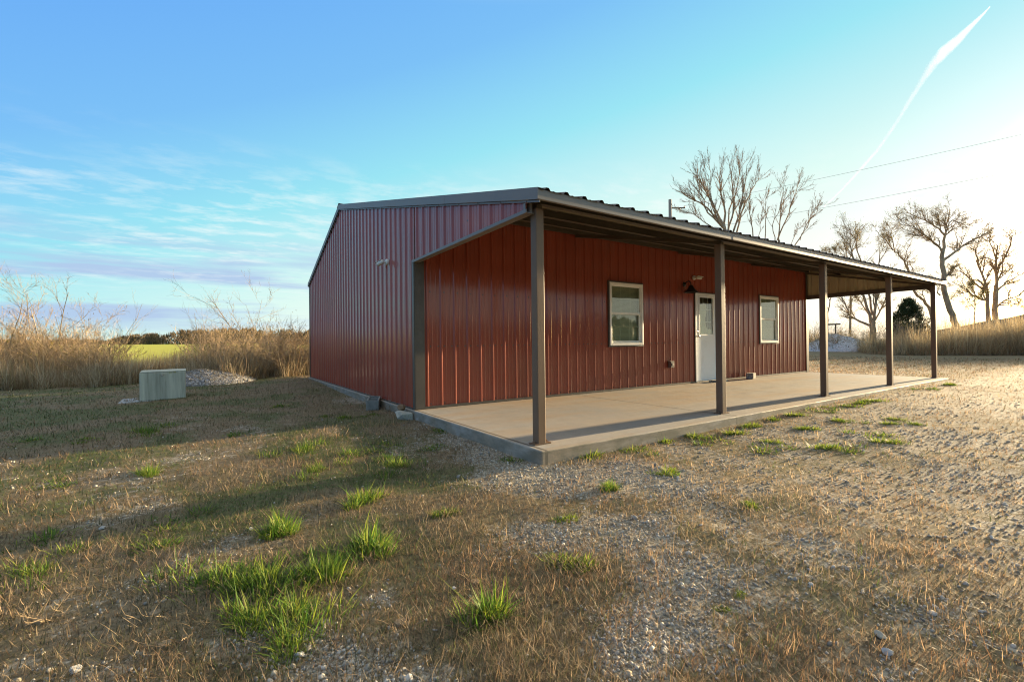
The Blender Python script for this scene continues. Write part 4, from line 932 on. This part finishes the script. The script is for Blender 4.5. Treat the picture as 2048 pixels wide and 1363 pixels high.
px_ = ((a[0]-CAM) @ CR)/((a[0]-CAM) @ CF)*FPX+1024; gap = (px_ > 215) & (px_ < 390); a[1][gap] *= .92
tag(blades('tall_dry_weeds', *a, BLADE, None, 4), 'tall tan dry weeds in a band left of the building', 'dry weeds', kind='stuff')
def fright(r_, n):
    px = r_.uniform(1570, 2330, n); front = np.interp(px, [1570, 1690, 1735, 1790, 2048, 2330], [37.5, 36, 29.5, 27.2, 25.0, 23.5]); dp = front+np.abs(r_.normal(0, 1, n))*2.6
    return CAM[0]+(CF[0]+CR[0]*(px-1024)/FPX)*dp, CAM[1]+(CF[1]+CR[1]*(px-1024)/FPX)*dp
WEEDR = 1.6*np.array([(.30, .22, .12), (.36, .28, .16), (.22, .165, .085), (.33, .27, .17), (.18, .14, .08)])
a = tallgrass(30000, fright, 95, 1.4, WEEDR, .016, .36)
px_ = ((a[0]-CAM) @ CR)/((a[0]-CAM) @ CF)*FPX+1024; a[1][:] *= np.interp(px_, [1570, 1700, 1760, 1840, 1900, 2100], [.8, .75, .55, .75, .95, 1.05])
tag(blades('tall_dry_weeds', *a, BLADE, None, 4), 'tall pale dry grass before the dirt mound beyond the porch', 'dry grass', kind='stuff')
BR = 'brown brush beyond the far end of the porch'
pr2 = [shrub('brush_thicket', 'brown twiggy brush behind the gravel pile and porch posts', (0, 0, 0), 2.2, 10, 170+i, .3, (0, 5, 6), 2, .016, BARK, TWIG, 500, 'brush', BR, (.25, .20, .05)) for i in range(2)]
spots = [(px+rd.uniform(-8, 8), rd.uniform(33, 39)) for px in range(1600, 1880, 14)]+[(px+rd.uniform(-14, 14), rd.uniform(28, 33)) for px in range(1770, 2120, 26)]
for i, (px, dp) in enumerate(spots):
    if i < 2: o = pr2[i]
    else:
        s_ = pr2[i % 2]; o = s_.copy(); COL.objects.link(o)
        for ch in s_.children: c_ = ch.copy(); c_.parent = o; COL.objects.link(c_)
    o.location = gp(px, dp); z_ = rd.uniform(.6, 1.05); o.scale = (1.15, 1.15, z_); o.rotation_euler = (0, 0, rd.uniform(0, 6.28))
# far wood beyond the green field
r_ = np.random.default_rng(44); n = 64000; px = r_.uniform(-500, 760, n); nt = 260
tp = np.sort(r_.uniform(-500, 760, nt)); tpd = r_.uniform(285, 330, nt); th_ = r_.uniform(6.5, 10.5, nt)*np.interp(tp, [-500, 215, 270, 420, 760], [.45, .35, .75, 1.1, 1.2]); k = r_.integers(0, nt, n)
sp_ = r_.normal(0, 1, n); zf = r_.random(n)**.95; wd_ = 3.4*np.sin(np.pi*np.clip(zf*.75+.22, 0, 1))
base = np.array([at(a_, 690, b_) for a_, b_ in zip(tp, tpd)])[k]; pos = base+CR*(sp_*wd_)[:, None]+CF*(r_.normal(0, 2, n))[:, None]
pos[:, 2] = hground(base[:, 0], base[:, 1])-2.6+zf*(th_[k]+1.6)*.95
col = np.array([(.12, .085, .05), (.16, .11, .06), (.09, .075, .04), (.19, .14, .07)])[r_.integers(0, 4, n)]*(r_.uniform(.7, 1.3, nt)[k])[:, None]
tag(blades('far_woods', pos, r_.uniform(.9, 2.4, n), r_.uniform(.25, .8, n), r_.uniform(0, 6.28, n), r_.uniform(0, .7, n), r_.uniform(-.4, .4, n), col, BLADE, None, 2), 'distant bare brown woods beyond the green field', 'woods', kind='stuff')

# unseen wood behind the viewer, added to darken reflections in window panes and wall
r_ = np.random.default_rng(46); n = 42000; nt = 90
ta = np.sort(R(1)*r_.uniform(-152, -28, nt)); td = r_.uniform(42, 60, nt); th_ = r_.uniform(3.0, 4.2, nt); k = r_.integers(0, nt, n); zf = r_.random(n)
base = np.stack([CAM[0]+td*np.cos(ta), CAM[1]+td*np.sin(ta), 0*ta], -1)[k]; wd_ = 3.2*np.sin(np.pi*np.clip(zf*.75+.22, 0, 1))
pos = base+r_.normal(0, .75, (n, 3))*wd_[:, None]*np.array([1, 1, .1]); pos[:, 2] = hground(base[:, 0], base[:, 1])-.4+zf*th_[k]
col = np.array([(.10, .075, .045), (.13, .10, .055), (.07, .07, .035)])[r_.integers(0, 3, n)]*r_.uniform(.7, 1.3, (n, 1))
tag(blades('woods', pos, r_.uniform(.5, 1.4, n), r_.uniform(.4, .9, n), r_.uniform(0, 6.28, n), r_.uniform(0, 1.2, n), r_.uniform(-.4, .4, n), col, CEDAR, None, 2), 'unseen brown woods behind the viewer, added to darken pane and wall reflections', 'woods', kind='stuff')

# ------------------------------------------------------------------ utility poles and wires
def upole(label, base, top, arm_dir):
    r = empty('utility_pole', base, label, 'utility pole', 'utility poles'); h = top-base[2]
    mb = MB(); mb.tube([(0, 0, -.3), (0, 0, h*.5), (0, 0, h)], [.17, .145, .125], 12); mb.build('pole', WOODP, r, 0, True)
    a = Vector(arm_dir).normalized(); mb = MB()
    mb.bar(Vector((0, 0, h-.72))-a*.1, Vector((0, 0, h-.70))+a*1.25, .07, .09); mb.build('crossarm', DARKWOOD, r)
    mb = MB(); mb.lathe([(.03, 0), (.06, .03), (.05, .06), (.06, .09), (.03, .13)], 12, Matrix.Translation(Vector((0, 0, h-.66))+a*1.2)); mb.lathe([(.03, 0), (.055, -.05), (.03, -.12)], 10, Matrix.Translation(Vector((0, 0, h-.74))+a*.85)); mb.build('insulator', STEEL, r, 0, True)
    return Vector((base[0], base[1], base[2]))+Vector((0, 0, h-.53))+a*1.2
tp_ = at(1340, 399, 38); pb = (tp_[0], tp_[1], float(hground(tp_[0], tp_[1])))
e1 = upole('grey wooden utility pole top showing over the porch roof', pb, tp_[2], CR)
b1 = Vector(at(2048, 262, 33)); b2 = Vector(at(2048, 333, 33.)); e2 = Vector(at(1344, 468, 38))
def wire(a, b, ext, label):
    d = b-a; end = a+d*ext; pts = []
    for i in range(25):
        u = i/24; p = a.lerp(end, u); p.z -= 4*.25*u*(1-u); pts.append(p)
    mb = MB(); mb.tube(pts, .010, 5); o = mb.build('power_line', WIRE, None, 0, True); return tag(o, label, 'power line', 'power lines'), end
_, en1 = wire(e1, b1, 1.45, 'upper thin power line rising to the right above the trees')
_, en2 = wire(e2, b2, 1.45, 'lower thin power line below and beside the upper one')

# old pipe frame in the far brush
pf = gp(1662, 36); r = empty('pipe_frame', pf, 'dark rusty frame of posts and a crossbar in the brush behind the gravel pile', 'frame')
mb = MB(); mb.bar((-.9, .2, 2.05), (.9, -.3, 2.1), .12, .12); mb.build('crossbar', DARKWOOD, r)
for q in (-.7, .75):
    mb = MB(); mb.bar((q, -.05, -.1), (q, -.05, 2.05), .08, .08, (0, 1, 0)); mb.build('post', DARKWOOD, r)

# ------------------------------------------------------------------ vapour trail high in the sky
H_ = 2600.
tr_px = [(1980, 14, 1), (1965, 30, 4), (1940, 55, 8), (1915, 80, 13), (1890, 102, 16), (1865, 130, 13), (1845, 160, 9), (1820, 200, 7), (1790, 250, 6), (1755, 300, 5.5), (1715, 345, 5), (1685, 378, 3.5), (1660, 402, 2.5), (1646, 415, 1)]
mb = MB(); pts = []; rad = []
for px, py, wpx in tr_px:
    d = CF+CR*(px-1024)/FPX-CU*(py-681.5)/FPX; s = (H_-CAM[2])/d[2]; pts.append(Vector(CAM+d*s)); rad.append(wpx*.72/FPX*s)
fp, fr2 = [], []
rd = random.Random(3)
for i in range(len(pts)-1):
    for s in range(5): fp.append(pts[i].lerp(pts[i+1], s/5)); fr2.append((rad[i]+(rad[i+1]-rad[i])*s/5)*rd.uniform(.97, 1.03)*1.1)
mb.tube(fp, fr2, 16, True)
tag(mb.build('vapour_trail', TRAIL, None, 0, True), 'white vapour trail slanting down the sky at the upper right', 'contrail')
